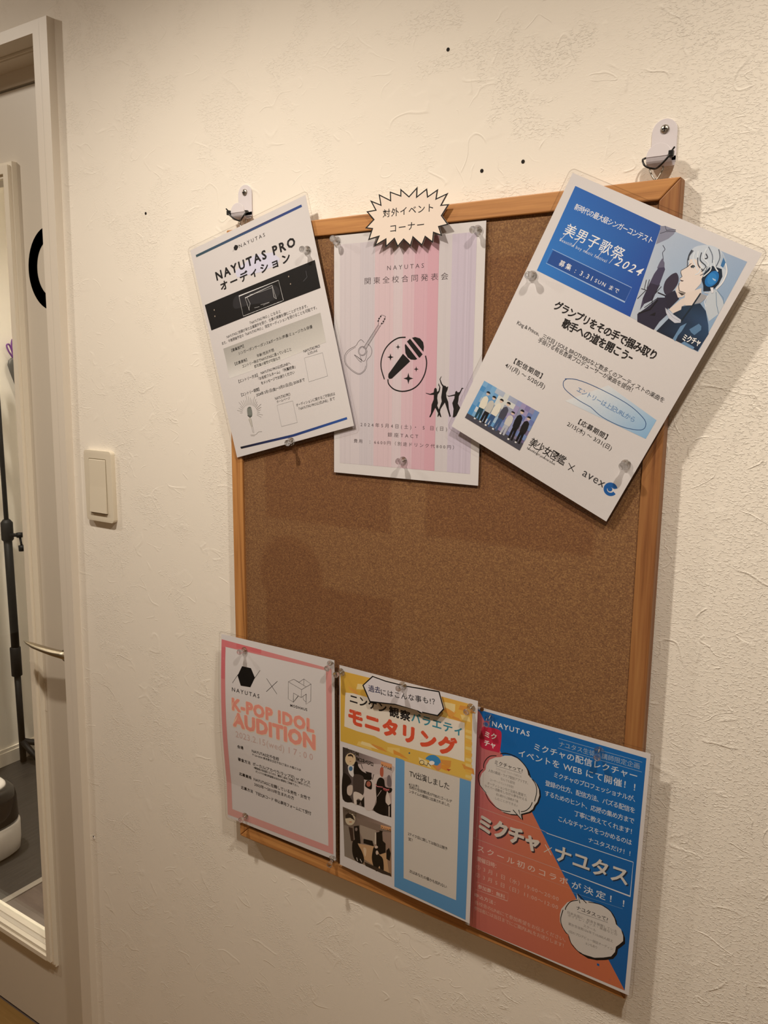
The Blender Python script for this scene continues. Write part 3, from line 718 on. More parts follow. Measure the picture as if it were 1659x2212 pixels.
  ('p','#363046',[129.45,63.73,138.32,62.51,140.02,77.06,133.91,83.83,130.27,79.4],0),
  ('l','#26222e',0.7,[124.49,62.56,127.38,71.29],0),
  ('l','#26222e',0.7,[127.19,61.06,129.36,69.75],0),
  ('l','#26222e',0.7,[138.71,61.35,139.15,69.43],0),
  ('l','#26222e',0.7,[141.31,62.19,139.2,70.74],0),
  ('l','#26222e',0.7,[124.21,72.02,130.86,71.1],0),
  ('l','#26222e',0.7,[125.69,82.11,129.14,71.85],0),
  ('l','#26222e',0.7,[143.86,72.67,136.33,86.78],0),
  ('l','#26222e',0.7,[137.56,72.81,141.3,80.5],0),
  ('p','#3c3648',[148.29,45.42,151.91,48.09,154.09,53.01,153.82,59.67,151.83,65.81,148.49,67.29,144.06,63.3,142.08,56.26,143.8,49.63,146.07,46.37],1),
  ('l','#26222e',1.2,[140.85,68.69,149.1,68.35],0),
  ('p','#c9d3dc',[184.57,44.87,191.04,44.59,201.35,50.9,203.11,53.32,203.05,62.72,198.67,72.23,188.01,62.08,185.6,53.43],0),
  ('l','#6f8aa5',0.5,[190.59,46.07,197.12,56.03,202.9,62.46],0),
  ('l','#6f8aa5',0.5,[191.04,44.59,199.04,48.09,202.81,52.82],0),
  ('p',['#20384f','#1e3148','#263f5c','#314f74','#2b4a6c','#1c2c44','#1a2436','#1d2c40'],[168.64,70.84,182.77,61.19,191.18,65.2,199.96,75.56,204.47,82.66,203.63,101.37,158.52,101.62,164.63,80.61],0),
  ('p','#5f86ac',[186.13,86.65,191.41,78.22,194.75,79.3,196.31,82.54,193.17,89.33,189.27,88.5],0),
  ('p','#6e93b8',[176.62,101.2,177.02,87.57,180.92,82.43,180.56,91.26,179.45,96.49,180.04,102.28],0),
  ('p','#6e93b8',[185.86,101.52,187.64,98.65,198.98,99.25,199.15,101.86],0),
  ('p','#2e2c40',[133.13,95.02,137.78,86.8,144.43,72.42,150.02,69.93,156.53,76.3,160.46,81.85,156.68,92.32,155.66,101.61,136.86,101.5],0),
  ('l','#14141e',1.5,[133.97,93.96,142.38,86.07,144.53,75.04],0),
  ('p','#15151f',[144.59,91.13,148.69,85.89,149.98,89.34],0),
  ('p','#2c2a3c',[148.54,68.59,154.83,60.21,162.79,65.55,158.87,77.91,156.29,77.08],0),
  ('p','#e6d9d0',[159.02,78.17,164.59,65.08,167.1,62.32,171.26,67.68,168.64,70.84,169.62,73.69,164.33,80.09],0),
  ('p','#e6d9d0',[155.23,59.71,155.0,54.57,159.93,58.29,165.82,58.96,165.16,62.53,161.08,65.0],0),
  ('p','#4a4440',[158.34,60.3,165.82,58.96,163.46,61.97],0),
  ('p','#e9dcd2',[164.67,58.16,170.03,54.49,176.59,48.37,179.3,52.99,177.78,65.39,171.44,68.58,168.35,65.04],0),
  ('p','#a8a8ac',[178.25,63.87,179.3,52.99,185.0,52.41,185.14,54.93,183.0,60.43],0),
  ('p','#cdd8e4',[150.16,20.57,153.95,15.53,162.27,11.5,170.38,10.68,178.47,13.28,185.24,19.21,189.92,26.02,191.49,34.2,189.69,44.54,187.06,41.22,177.82,45.9,170.64,39.38,154.29,32.24,153.36,36.48,150.84,29.84],1),
  ('p','#ece0d8',[153.33,29.44,155.0,35.79,152.77,38.98,150.82,41.75,151.66,43.65,154.69,46.37,153.51,48.7,155.5,50.11,155.19,52.53,156.16,55.37,159.1,58.99,165.46,58.34,171.89,53.02,173.95,45.01,172.25,38.68,169.24,33.58,164.04,28.14,156.84,27.34],0),
  ('l','#3a3434',0.5,[155.0,35.79,152.77,38.98,150.82,41.75,151.66,43.65,154.69,46.37,153.51,48.7],0),
  ('l','#3a3434',0.6,[155.19,52.53,156.16,55.37,159.1,58.99,165.46,58.34],0),
  ('p','#4a3a3c',[153.96,49.48,158.24,48.93,156.78,50.54],0),
  ('p','#2a2c30',[156.91,34.98,158.06,32.89,161.22,32.51,163.2,33.59,160.32,33.85,158.48,35.92],0),
  ('p','#51606c',[160.46,33.98,160.59,34.29,160.61,34.6,160.54,34.88,160.38,35.12,160.14,35.28,159.84,35.34,159.52,35.32,159.21,35.19,158.94,34.99,158.73,34.72,158.6,34.42,158.57,34.11,158.65,33.82,158.81,33.59,159.05,33.43,159.35,33.36,159.67,33.39,159.98,33.51,160.25,33.72],0),
  ('l','#2a2626',0.6,[153.96,37.51,156.22,32.06],0),
  ('p','#16283c',[176.99,45.62,172.38,41.19,172.05,34.93,173.39,29.27,175.15,26.62,184.55,25.79,188.65,31.62,189.09,39.05,186.83,46.44,179.7,50.23],0),
  ('p','#b7c6d6',[176.83,12.71,184.06,17.21,188.81,25.24,184.48,24.56,180.0,21.42],0),
  ('p','#3f78ae',[180.52,16.18,184.72,19.43,185.01,24.34,182.01,23.72],0),
  ('p','#1f78c2',[178.22,30.7,181.39,29.35,184.87,31.35,186.77,36.24,185.71,41.17,182.38,44.55,178.55,44.29,175.92,40.94,175.68,36.57,176.85,32.88],1),
  ('p','#2f8ad2',[185.2,36.86,185.29,38.5,184.97,40.01,184.25,41.25,183.22,42.08,181.96,42.43,180.62,42.26,179.31,41.59,178.17,40.48,177.3,39.05,176.8,37.42,176.72,35.78,177.06,34.26,177.78,33.03,178.82,32.21,180.07,31.87,181.41,32.04,182.71,32.71,183.85,33.82,184.71,35.24],0),
  ('p','#bcd4ea',[180.83,36.26,184.9,36.42,184.97,37.66,182.52,37.45],0),
  ('l','#dfe8f0',1.2100000000000002,[153.84,22.22,156.35,28.81,164.94,35.41],1),
  ('l','#dfe8f0',1.4300000000000002,[156.49,19.86,160.14,27.23,168.88,31.82],1),
  ('l','#5a6270',0.8800000000000001,[151.85,21.14,150.79,28.59,153.88,35.62],1),
  ('l','#3a404c',1.32,[150.46,21.08,150.41,26.19,151.99,30.64],1),
  ('l','#47505c',0.9900000000000001,[158.94,25.18,163.08,31.09,169.24,33.58],1),
  ('l','#3c4450',0.8800000000000001,[159.79,19.76,162.3,26.32,170.12,29.38,168.77,35.06],1),
  ('l','#dfe8f0',1.32,[162.3,14.94,163.79,23.16,171.06,26.45,170.85,32.89],1),
  ('l','#6a7686',0.66,[163.01,12.76,170.08,18.02,173.66,24.09],1),
  ('l','#5f6b7a',0.77,[172.71,11.29,177.62,17.39,178.62,25.78],1),
  ('l','#e6eef4',1.1,[173.53,21.62,177.57,26.23,182.59,29.15],1),
  ('l','#e6eef4',0.8800000000000001,[166.37,30.97,167.22,37.0,164.89,39.92],1),
  ('l','#47505c',0.55,[171.19,28.93,172.05,34.93,169.5,38.58],1),
  ('l','#3a404c',0.8800000000000001,[164.15,19.22,167.28,21.71,165.47,23.73],1),
  ('l','#e6eef4',0.9900000000000001,[173.79,26.56,175.65,30.85,172.78,38.45],1),
  ('l','#f2f2f2',1.1,[185.02,19.93,189.92,26.02,191.41,32.96,191.19,38.14,189.39,44.04],1),
  ('l','#1b2c3c',1.4,[178.47,52.71,177.31,66.92,175.12,83.12],0),
  ('p','#cfd4e0',[154.93,78.36,164.63,80.61,174.51,82.07,175.61,84.56,170.58,87.23,163.47,85.82,158.22,82.21],0),
  ('l','#8d94a6',0.3,[155.51,78.77,166.17,83.25,174.88,83.89],0),
  ('p','#e8e8ee',[183.74,44.59,186.38,43.43,188.78,47.51,187.5,48.72],0),
  ('l','#e0e0e6',0.8,[181.37,50.78,185.38,49.65],0),
  ('l','#e6eaf0',0.7,[185.53,52.17,185.89,58.48,189.33,61.48],1),
  ('t','ミクチャ',184.98,98.23,-6.4,7.2,17.48,7,'#14202e',0),
  ('t','ミクチャ',184.98,98.23,-6.4,7.2,17.48,2.5,'#ffffff',0),
  ('t','グランプリをその手で掴み取り',48.73,126.78,0,10.15,121.63,3.2,'k',0),
  ('t','歌手への道を開こうｰ',66.06,139.3,0,10.41,84.5,3.2,'k',0),
  ('t','King & Prince、三代目 J SOUL BROTHERSなど数多くのアーティストの楽曲を',18.02,159.66,0,5.67,181.39,0.3,'k',0),
  ('t','手掛ける有名音楽プロデューサーが楽曲を提供！',49.54,165.17,0,5.72,116.77,0.3,'k',0),
  ('t','【配信期間】',35.23,197.81,0,6.53,37.12,1.4,'k',0),
  ('t','4/1(月) ～ 5/20(月)',27.66,206.11,0,6.13,53.2,0.8,'k',0),
  ('g','brushed_highlight'),
  ('p',['#e0e6ea','#9fc6e6','#8fbce2','#e4e8ea'],[142.04,170.15,202.55,178.12,202.53,199.82,108.38,206.19],0),
  ('l','#355a8c',0.7,[96.87,185.75,108.96,180.56,131.86,177.65,167.54,177.45,188.83,182.1,195.66,187.53,193.61,194.38,176.06,200.5,152.91,201.85,137.85,198.9,134.0,198.6,118.98,198.28,102.21,195.22,97.05,189.64,98.83,184.76],1),
  ('t','エントリーは上記URLから',114.49,190.99,0,6.43,68.89,0.3,'#5b86b8',0),
  ('t','【応募期間】',132.53,220.2,0,6.37,34.54,1.4,'k',0),
  ('t','2/15(木) ～ 3/31(日)',122.59,228.09,0,5.94,54.34,0.8,'k',0),
  ('t','美少女図鑑',93.95,267.85,0,10.95,46.16,0.8,'k',0),
  ('t','beautiful girl pictorial book',94.44,273.23,0,3.5,36.96,0.2,'k',0),
  ('l','k',0.5,[96.28,273.75,99.11,260.68],0),
  ('l','k',0.5,[106.7,273.36,109.44,260.36],0),
  ('l','k',0.5,[116.8,272.59,119.47,259.66],0),
  ('l','k',0.5,[126.81,271.84,129.41,258.97],0),
  ('l','k',0.8,[144.01,262.68,153.12,268.49],0),
  ('l','k',0.8,[151.29,261.68,146.72,269.75],0),
  ('t','avex',162.78,267.06,0,13.03,26.42,0,'#3a3a3e',0),
  ('l','#1d62ac',3.6,[202.41,265.29,202.07,266.3,201.53,267.24,200.82,268.06,199.97,268.73,199.0,269.24,197.96,269.56,196.88,269.67,195.8,269.59,194.76,269.3,193.8,268.81,192.96,268.16,192.27,267.35,191.76,266.43,191.44,265.42,191.32,264.37,191.42,263.3,191.72,262.28,192.22,261.32,192.89,260.47,193.71,259.76,194.66,259.22,195.68,258.86,196.76,258.69,197.83,258.73,198.88,258.97,199.85,259.41,200.72,260.02,201.45,260.78],0),
  ('p','#1d62ac',[198.58,263.19,198.83,263.87,198.84,264.61,198.61,265.34,198.17,265.99,197.56,266.49,196.83,266.79,196.06,266.87,195.33,266.72,194.7,266.34,194.24,265.79,194.0,265.11,193.99,264.37,194.22,263.64,194.66,262.99,195.27,262.49,196.0,262.19,196.77,262.11,197.5,262.27,198.12,262.64],0),
  ('l','#1d62ac',1.6,[193.77,265.25,193.7,264.98,193.66,264.71,193.65,264.43,193.67,264.14,193.72,263.86,193.8,263.58,193.91,263.3,194.05,263.03,194.21,262.77,194.4,262.52,194.61,262.28,194.85,262.06,195.11,261.85,195.38,261.67,195.67,261.51,195.97,261.37,196.28,261.25,196.6,261.16,196.92,261.09,197.25,261.05,197.57,261.03,197.89,261.04,198.2,261.08,198.51,261.14,198.8,261.23,199.08,261.34,199.34,261.48,199.58,261.64],0),
  ('g','group_photo'),
  ('p',['#c6d6e2','#8d8cb4','#6a5a80','#6f9cc8'],[12.48,231.38,88.5,230.77,87.9,279.3,10.71,279.75],0),
  ('p','#7fb2dc',[12.48,231.38,18.52,231.34,18.31,237.28,12.27,237.33],0),
  ('p','#4f94cc',[12.27,237.33,18.31,237.28,18.1,243.26,12.05,243.3],0),
  ('p','#6fa4d4',[12.05,243.3,18.1,243.26,17.89,249.26,11.83,249.31],0),
  ('p','#6fa4d4',[11.83,249.31,17.89,249.26,17.68,255.29,11.6,255.34],0),
  ('p','#6fa4d4',[11.6,255.34,17.68,255.29,17.47,261.36,11.38,261.4],0),
  ('p','#4f94cc',[11.38,261.4,17.47,261.36,17.26,267.45,11.16,267.49],0),
  ('p','#4f94cc',[11.16,267.49,17.26,267.45,17.04,273.57,10.93,273.6],0),
  ('p','#6fa4d4',[18.52,231.34,24.52,231.29,24.32,237.24,18.31,237.28],0),
  ('p','#6fa4d4',[18.31,237.28,24.32,237.24,24.12,243.21,18.1,243.26],0),
  ('p','#7fb2dc',[18.1,243.26,24.12,243.21,23.93,249.22,17.89,249.26],0),
  ('p','#4f94cc',[17.68,255.29,23.73,255.25,23.53,261.32,17.47,261.36],0),
  ('p','#d5dde6',[17.47,261.36,23.53,261.32,23.33,267.41,17.26,267.45],0),
  ('p','#7fb2dc',[17.26,267.45,23.33,267.41,23.12,273.53,17.04,273.57],0),
  ('p','#7fb2dc',[24.52,231.29,30.48,231.24,30.3,237.19,24.32,237.24],0),
  ('p','#7fb2dc',[24.32,237.24,30.3,237.19,30.11,243.17,24.12,243.21],0),
  ('p','#6fa4d4',[24.12,243.21,30.11,243.17,29.93,249.17,23.93,249.22],0),
  ('p','#7fb2dc',[23.93,249.22,29.93,249.17,29.74,255.21,23.73,255.25],0),
  ('p','#6fa4d4',[23.73,255.25,29.74,255.21,29.55,261.27,23.53,261.32],0),
  ('p','#6fa4d4',[23.33,267.41,29.36,267.37,29.17,273.49,23.12,273.53],0),
  ('p','#6fa4d4',[30.3,237.19,36.25,237.14,36.07,243.12,30.11,243.17],0),
  ('p','#6fa4d4',[30.11,243.17,36.07,243.12,35.9,249.13,29.93,249.17],0),
  ('p','#a9c8e2',[29.93,249.17,35.9,249.13,35.72,255.17,29.74,255.21],0),
  ('p','#d5dde6',[29.74,255.21,35.72,255.17,35.55,261.23,29.55,261.27],0),
  ('p','#7fb2dc',[29.55,261.27,35.55,261.23,35.37,267.33,29.36,267.37],0),
  ('p','#d9dcd8',[36.25,237.14,42.17,237.1,42.0,243.08,36.07,243.12],0),
  ('p','#d9dcd8',[36.07,243.12,42.0,243.08,41.84,249.09,35.9,249.13],0),
  ('p','#4f94cc',[35.55,261.23,41.51,261.19,41.34,267.29,35.37,267.33],0),
  ('p','#d5dde6',[35.37,267.33,41.34,267.29,41.18,273.42,35.19,273.46],0),
  ('p','#d9dcd8',[42.33,231.14,48.2,231.09,48.05,237.05,42.17,237.1],0),
  ('p','#d9dcd8',[42.17,237.1,48.05,237.05,47.9,243.03,42.0,243.08],0),
  ('p','#d9dcd8',[42.0,243.08,47.9,243.03,47.75,249.04,41.84,249.09],0),
  ('p','#a9c8e2',[41.67,255.13,47.6,255.08,47.44,261.15,41.51,261.19],0),
  ('p','#a9c8e2',[41.51,261.19,47.44,261.15,47.29,267.25,41.34,267.29],0),
  ('p','#6fa4d4',[41.34,267.29,47.29,267.25,47.13,273.38,41.18,273.42],0),
  ('p','#d9dcd8',[48.05,237.05,53.91,237.0,53.77,242.99,47.9,243.03],0),
  ('p','#7a93c6',[47.75,249.04,53.63,249.0,53.49,255.04,47.6,255.08],0),
  ('p','#8c84b4',[47.6,255.08,53.49,255.04,53.34,261.12,47.44,261.15],0),
  ('p','#d9dcd8',[53.91,237.0,59.74,236.96,59.61,242.94,53.77,242.99],0),
  ('p','#a59cc4',[53.63,249.0,59.48,248.96,59.35,255.0,53.49,255.04],0),
  ('p','#6f7fb8',[53.49,255.04,59.35,255.0,59.21,261.08,53.34,261.12],0),
  ('p','#7a93c6',[53.34,261.12,59.21,261.08,59.08,267.18,53.2,267.22],0),
  ('p','#8c84b4',[53.2,267.22,59.08,267.18,58.95,273.31,53.06,273.35],0),
  ('p','#97a0cc',[59.86,231.0,65.65,230.95,65.53,236.91,59.74,236.96],0),
  ('p','#a59cc4',[59.74,236.96,65.53,236.91,65.41,242.9,59.61,242.94],0),
  ('p','#a59cc4',[59.61,242.94,65.41,242.9,65.3,248.92,59.48,248.96],0),
  ('p','#8c84b4',[59.48,248.96,65.3,248.92,65.18,254.96,59.35,255.0],0),
  ('p','#a59cc4',[65.65,230.95,71.41,230.91,71.3,236.87,65.53,236.91],0),
  ('p','#97a0cc',[65.3,248.92,71.08,248.87,70.98,254.92,65.18,254.96],0),
  ('p','#97a0cc',[65.18,254.96,70.98,254.92,70.87,261.0,65.06,261.04],0),
  ('p','#97a0cc',[65.06,261.04,70.87,261.0,70.76,267.1,64.94,267.14],0),
  ('p','#6f7fb8',[64.94,267.14,70.76,267.1,70.65,273.24,64.81,273.28],0),
  ('p','#8c84b4',[71.41,230.91,77.13,230.86,77.04,236.82,71.3,236.87],0),
  ('p','#a59cc4',[71.3,236.87,77.04,236.82,76.94,242.81,71.19,242.86],0),
  ('p','#6f7fb8',[71.19,242.86,76.94,242.81,76.84,248.83,71.08,248.87],0),
  ('p','#97a0cc',[71.08,248.87,76.84,248.83,76.75,254.88,70.98,254.92],0),
  ('p','#6f7fb8',[70.87,261.0,76.65,260.96,76.55,267.07,70.76,267.1],0),
  ('p','#6f7fb8',[77.04,236.82,82.74,236.78,82.66,242.77,76.94,242.81],0),
  ('p','#a59cc4',[76.94,242.81,82.66,242.77,82.57,248.79,76.84,248.83],0),
  ('p','#a59cc4',[76.84,248.83,82.57,248.79,82.49,254.84,76.75,254.88],0),
  ('p','#7a93c6',[76.65,260.96,82.4,260.92,82.31,267.03,76.55,267.07],0),
  ('p','#7a93c6',[82.83,230.81,88.5,230.77,88.42,236.73,82.74,236.78],0),
  ('p','#7a93c6',[82.74,236.78,88.42,236.73,88.35,242.73,82.66,242.77],0),
  ('p','#6f7fb8',[82.66,242.77,88.35,242.73,88.27,248.75,82.57,248.79],0),
  ('p','#7a93c6',[82.57,248.79,88.27,248.75,88.2,254.8,82.49,254.84],0),
  ('p','#7a93c6',[82.4,260.92,88.12,260.88,88.05,266.99,82.31,267.03],0),
  ('p','#4c4c58',[10.92,273.85,88.01,270.43,87.9,279.3,10.71,279.75],0),
  ('p','#1c4658',[21.11,258.42,27.17,257.85,27.55,265.92,27.56,274.08,25.28,274.31,24.26,262.99,23.38,274.5,21.09,274.74,20.91,266.57],0),
  ('p','#e6e2d2',[22.91,245.37,24.79,245.2,27.29,247.22,28.37,252.9,27.97,259.72,20.39,260.44,19.68,253.7,20.5,247.83],0),
  ('p','#dcc4b4',[23.82,244.07,25.0,243.65,25.79,242.74,25.94,241.62,25.41,240.65,24.35,240.14,23.12,240.24,22.09,240.93,21.6,241.99,21.79,243.08,22.62,243.85],0),
  ('p','#15151a',[26.31,241.24,26.23,240.41,25.69,239.72,24.79,239.3,23.69,239.22,22.6,239.5,21.73,240.09,21.24,240.87,21.22,241.71],0),
  ('p','#f0f0f0',[21.06,273.75,23.35,273.52,23.39,275.16,21.1,275.39],0),
  ('p','#14141c',[29.49,258.79,35.5,258.42,35.6,266.23,35.32,274.11,33.05,274.26,32.44,263.3,31.16,274.39,28.88,274.54,29.0,266.65],0),
  ('p','#c9c8c2',[31.73,246.22,33.6,246.12,36.0,248.15,36.87,253.68,36.23,260.25,28.71,260.71,28.24,254.18,29.26,248.53],0),
  ('p','#dcc4b4',[32.68,245.0,33.86,244.63,34.68,243.77,34.87,242.7,34.37,241.75,33.35,241.22,32.12,241.28,31.08,241.92,30.55,242.92,30.71,243.98,31.5,244.76],0),
  ('p','#15151a',[35.24,242.34,35.2,241.54,34.69,240.86,33.81,240.42,32.72,240.31,31.64,240.55,30.75,241.09,30.24,241.83,30.19,242.64],0),
  ('p','#f0f0f0',[28.9,273.59,31.17,273.44,31.15,275.02,28.88,275.18],0),
  ('p','#3a5a88',[38.31,258.02,44.27,257.96,43.91,266.2,43.19,274.51,40.94,274.55,40.96,262.94,39.07,274.58,36.81,274.62,37.38,266.29],0),
  ('p','#e8e4d6',[41.24,244.9,43.09,244.89,45.34,247.16,45.88,253.03,44.88,259.92,37.43,260.01,37.34,253.1,38.67,247.19],0),
  ('p','#dcc4b4',[42.24,243.66,43.43,243.33,44.28,242.47,44.53,241.35,44.09,240.32,43.12,239.71,41.9,239.71,40.84,240.33,40.26,241.36,40.36,242.48,41.09,243.34],0),
  ('p','#15151a',[44.92,240.99,44.92,240.15,44.46,239.41,43.62,238.9,42.55,238.72,41.47,238.92,40.56,239.44,40.01,240.19,39.92,241.04],0),
  ('p','#f0f0f0',[36.88,273.62,39.13,273.58,39.02,275.25,36.77,275.29],0),
  ('p','#3f5c88',[48.02,257.35,53.93,257.18,53.78,265.49,53.26,273.87,51.04,273.95,50.77,262.26,49.18,274.02,46.94,274.1,47.3,265.7],0),
  ('p','#4a4c5c',[50.6,244.08,52.43,244.04,54.73,246.28,55.41,252.18,54.58,259.15,47.19,259.37,46.93,252.41,48.11,246.44],0),
  ('p','#dcc4b4',[51.57,242.81,52.74,242.46,53.56,241.58,53.78,240.44,53.32,239.42,52.33,238.82,51.13,238.84,50.09,239.48,49.54,240.53,49.67,241.66,50.42,242.51],0),
  ('p','#15151a',[54.16,240.08,54.14,239.23,53.66,238.48,52.81,237.99,51.75,237.83,50.68,238.05,49.79,238.59,49.27,239.36,49.2,240.21],0),
  ('p','#f0f0f0',[46.98,273.09,49.22,273.01,49.15,274.69,46.91,274.78],0),
  ('p','#101014',[68.3,257.77,74.09,257.14,74.74,265.68,75.02,274.31,72.84,274.56,71.47,262.59,71.02,274.77,68.82,275.03,68.38,266.39],0),
  ('p','#16161c',[69.58,243.95,71.38,243.77,73.85,245.9,75.08,251.9,74.93,259.11,67.67,259.9,66.76,252.78,67.35,246.56],0),
  ('p','#dcc4b4',[70.41,242.57,71.53,242.13,72.26,241.16,72.36,239.98,71.81,238.95,70.79,238.41,69.6,238.53,68.64,239.26,68.2,240.38,68.43,241.53,69.25,242.35],0),
  ('p','#15151a',[72.7,239.57,72.6,238.7,72.06,237.97,71.18,237.53,70.12,237.45,69.08,237.75,68.26,238.37,67.82,239.2,67.83,240.08],0),
  ('p','#f0f0f0',[68.77,273.99,70.96,273.73,71.05,275.47,68.86,275.72],0),
  ('p','#b8bcc8',[58.0,260.54,63.86,260.28,63.91,267.05,63.6,273.88,61.39,273.99,60.85,264.48,59.54,274.09,57.33,274.2,57.48,267.36],0),
  ('p','#d2d0cc',[60.24,249.65,62.07,249.58,64.4,251.36,65.22,256.17,64.56,261.87,57.22,262.2,56.8,256.53,57.82,251.63],0),
  ('p','#dcc4b4',[61.18,248.6,62.33,248.29,63.13,247.55,63.32,246.61,62.84,245.78,61.85,245.32,60.65,245.36,59.63,245.9,59.11,246.77,59.26,247.7,60.03,248.37],0),
  ('p','#15151a',[63.69,246.31,63.65,245.61,63.16,245.01,62.3,244.63,61.24,244.52,60.18,244.72,59.31,245.18,58.81,245.82,58.76,246.52],0),
  ('p','#f0f0f0',[57.34,273.38,59.56,273.27,59.53,274.64,57.31,274.75],0),
  ('p','#0e0e12',[78.26,258.31,84.02,257.83,84.42,265.47,84.47,273.19,82.31,273.38,81.28,262.67,80.5,273.55,78.33,273.74,78.11,266.02],0),
  ('p','#1c1a1e',[79.9,245.97,81.69,245.83,84.07,247.77,85.13,253.16,84.79,259.61,77.59,260.21,76.87,253.83,77.62,248.27],0),
  ('p','#dcc4b4',[80.76,244.75,81.88,244.36,82.62,243.51,82.76,242.45,82.25,241.53,81.24,241.03,80.07,241.12,79.1,241.76,78.63,242.76,78.83,243.79,79.62,244.53],0),
  ('p','#15151a',[83.11,242.09,83.03,241.31,82.52,240.65,81.65,240.24,80.61,240.16,79.57,240.41,78.75,240.96,78.28,241.7,78.27,242.49],0),
  ('p','#f0f0f0',[78.3,272.81,80.47,272.62,80.52,274.17,78.34,274.36],0),
 ],
 'D': [
  ('p',['#dc7d82','#dd9c98','#dd9c98','#dc7d82'],[0.72,7.94,205.29,13.46,195.63,17.36,8.62,18.1],0),
  ('p',['#dd9c98','#dda09c','#dda09c','#dd9c98'],[205.29,13.46,205.75,289.01,197.03,278.86,195.63,17.36],0),
  ('p',['#dda09c','#e0aca6','#e0aca6','#dda09c'],[205.75,289.01,0.52,292.56,10.63,280.4,197.03,278.86],0),
  ('p',['#e0aca6','#dc7d82','#dc7d82','#e0aca6'],[0.52,292.56,0.72,7.94,8.62,18.1,10.63,280.4],0),
  ('p','#db7478',[30.52,8.81,79.19,9.72,78.57,15.62,30.24,15.81],0),
  ('p','#d8747c',[0.9,19.54,9.04,19.08,8.32,67.77,0.81,68.45],0),
  ('g','emblem'),
  ('p','#0b0b0d',[42.35,41.35,59.55,41.02,67.27,53.98,58.53,70.3,39.85,71.7,33.59,57.52],0),
  ('l','k',0.6,[23.46,70.79,34.58,55.56],0),
  ('l','k',0.6,[66.35,55.22,76.9,40.94],0),
  ('t','NAYUTAS',22.45,83.71,0,8.62,53.33,0.6,'k',0),
  ('l','k',0.7,[89.38,50.72,108.52,70.05],0),
  ('l','k',0.7,[109.45,50.75,88.79,70.63],0),
  ('l','#222222',0.45,[129.43,47.34,128.84,72.82,138.32,75.75,138.61,62.18,152.25,65.85,161.08,58.87,160.81,73.95,168.96,67.41,169.76,42.38,157.02,37.49,148.6,44.09,139.04,41.61,129.43,47.34],0),
  ('l','#222222',0.45,[129.43,47.34,153.08,53.96,169.76,42.38],0),
  ('l','#222222',0.45,[139.04,41.61,160.66,48.15],0),
  ('l','#222222',0.45,[153.08,53.96,152.25,65.85],0),
  ('l','#222222',0.45,[148.6,44.09,148.58,44.93],0),
  ('l','#222222',0.45,[138.61,62.18,147.18,64.48,138.32,75.75],0),
  ('l','#222222',0.45,[161.08,58.87,155.34,63.48,156.26,68.29,160.87,70.59],0),
  ('l','#222222',0.45,[157.02,37.49,156.86,46.48],0),
  ('t','MODHAUS',132.76,83.52,0,5.2,29.91,2.2,'k',0),
  ('t','K-POP IDOL',22.86,112.79,0,25.01,150.43,9,'#f3dfc4',0),
  ('t','K-POP IDOL',22.87,112.43,0,25.01,150.42,6.2,'#f0a090',0),
  ('t','AUDITION',24.17,137.93,0,29.24,151.14,9,'#f3dfc4',0),
  ('t','AUDITION',24.19,137.58,0,29.23,151.13,6.2,'#f0a090',0),
  ('t','2023.2.15(wed)',27.33,155.28,0,13.71,92.93,0.2,'#d3b9b2',0),
  ('t','17:00',128.65,155.17,0,13.29,42.97,0.2,'#d3b0aa',0),
  ('t','会場',29.33,172.36,0,5.64,11.91,2,'k',0),
  ('t','NAYUTAS北千住校',58.2,172.18,0,5.96,51.86,1.6,'k',0),
  ('t','〒120-0034 東京都足立区千住2丁目55 大橋ビル2F',58.55,177.39,0,4.01,91.42,1.2,'k',0),
  ('t','審査方法',28.9,193.31,0,5.65,24.86,2,'k',0),
  ('t','ボーカル(アカペラ/ラップ可) or ダンス',58.39,193.36,0,6.13,107.54,1.2,'k',0),
  ('t','※審査曲は自由曲となります。事前に1曲をご準備の上ご参加ください。',60.28,197.9,0,3.81,105.82,1,'k',0),
  ('t','ダンスでの参加希望者は当日の音源をご持参下さい。',63.05,203.46,0,3.84,82.1,1,'k',0),
  ('t','応募資格',29.35,217.68,0,5.71,24.63,2,'k',0),
  ('t','NAYUTASに在籍している男性・女性で',58.52,218.08,0,5.97,107.01,1.4,'k',0),
  ('t','2003年～2010年生まれの方',59.04,226.39,0,6.03,76.68,1.4,'k',0),
  ('t','応募方法',30.83,240.13,0,5.74,24.28,2,'k',0),
  ('t','下記QRコード 申込専用フォームにて受付',59.89,240.79,0,6.01,106.74,1.4,'k',0),
 ],
 'E': [
  ('p',['#e2b54a','#e3b24c','#e6b552','#e6c05a','#e0b850','#e2bb55','#dfb84c'],[1.87,7.67,105.53,6.08,202.77,6.49,204.62,105.2,150.51,106.62,92.53,107.09,1.57,109.47],0),
  ('p','#dd9a48',[54.42,98.14,71.2,98.78,80.85,103.01,55.64,102.62],0),
  ('p','#dd9a48',[144.7,95.15,163.54,92.28,158.32,107.01,144.73,99.05],0),
  ('p','#edd28a',[153.01,12.16,170.36,14.18,167.75,21.0,156.68,16.39],0),
  ('p','#e39b40',[157.32,96.65,176.08,92.88,170.36,102.24,161.36,100.92],0),
  ('p','#f0dca0',[128.39,95.58,140.54,97.05,148.28,105.52,130.57,102.43],0),
  ('p','#dd9a48',[167.06,26.19,185.24,28.64,189.9,32.48,169.29,30.09],0),
  ('p','#e8a850',[162.59,19.14,180.77,21.83,174.87,30.25,162.79,23.33],0),
  ('p','#f0dca0',[64.73,23.92,81.51,21.53,87.63,29.18,68.46,30.75],0),
  ('p','#eccb70',[104.75,27.4,120.53,24.99,119.28,35.03,106.35,31.42],0),
  ('p','#e8a850',[14.65,26.52,28.71,30.36,33.65,38.11,16.92,30.41],0),
  ('p','#edd28a',[186.6,22.83,198.79,22.47,201.18,29.18,189.38,29.35],0),
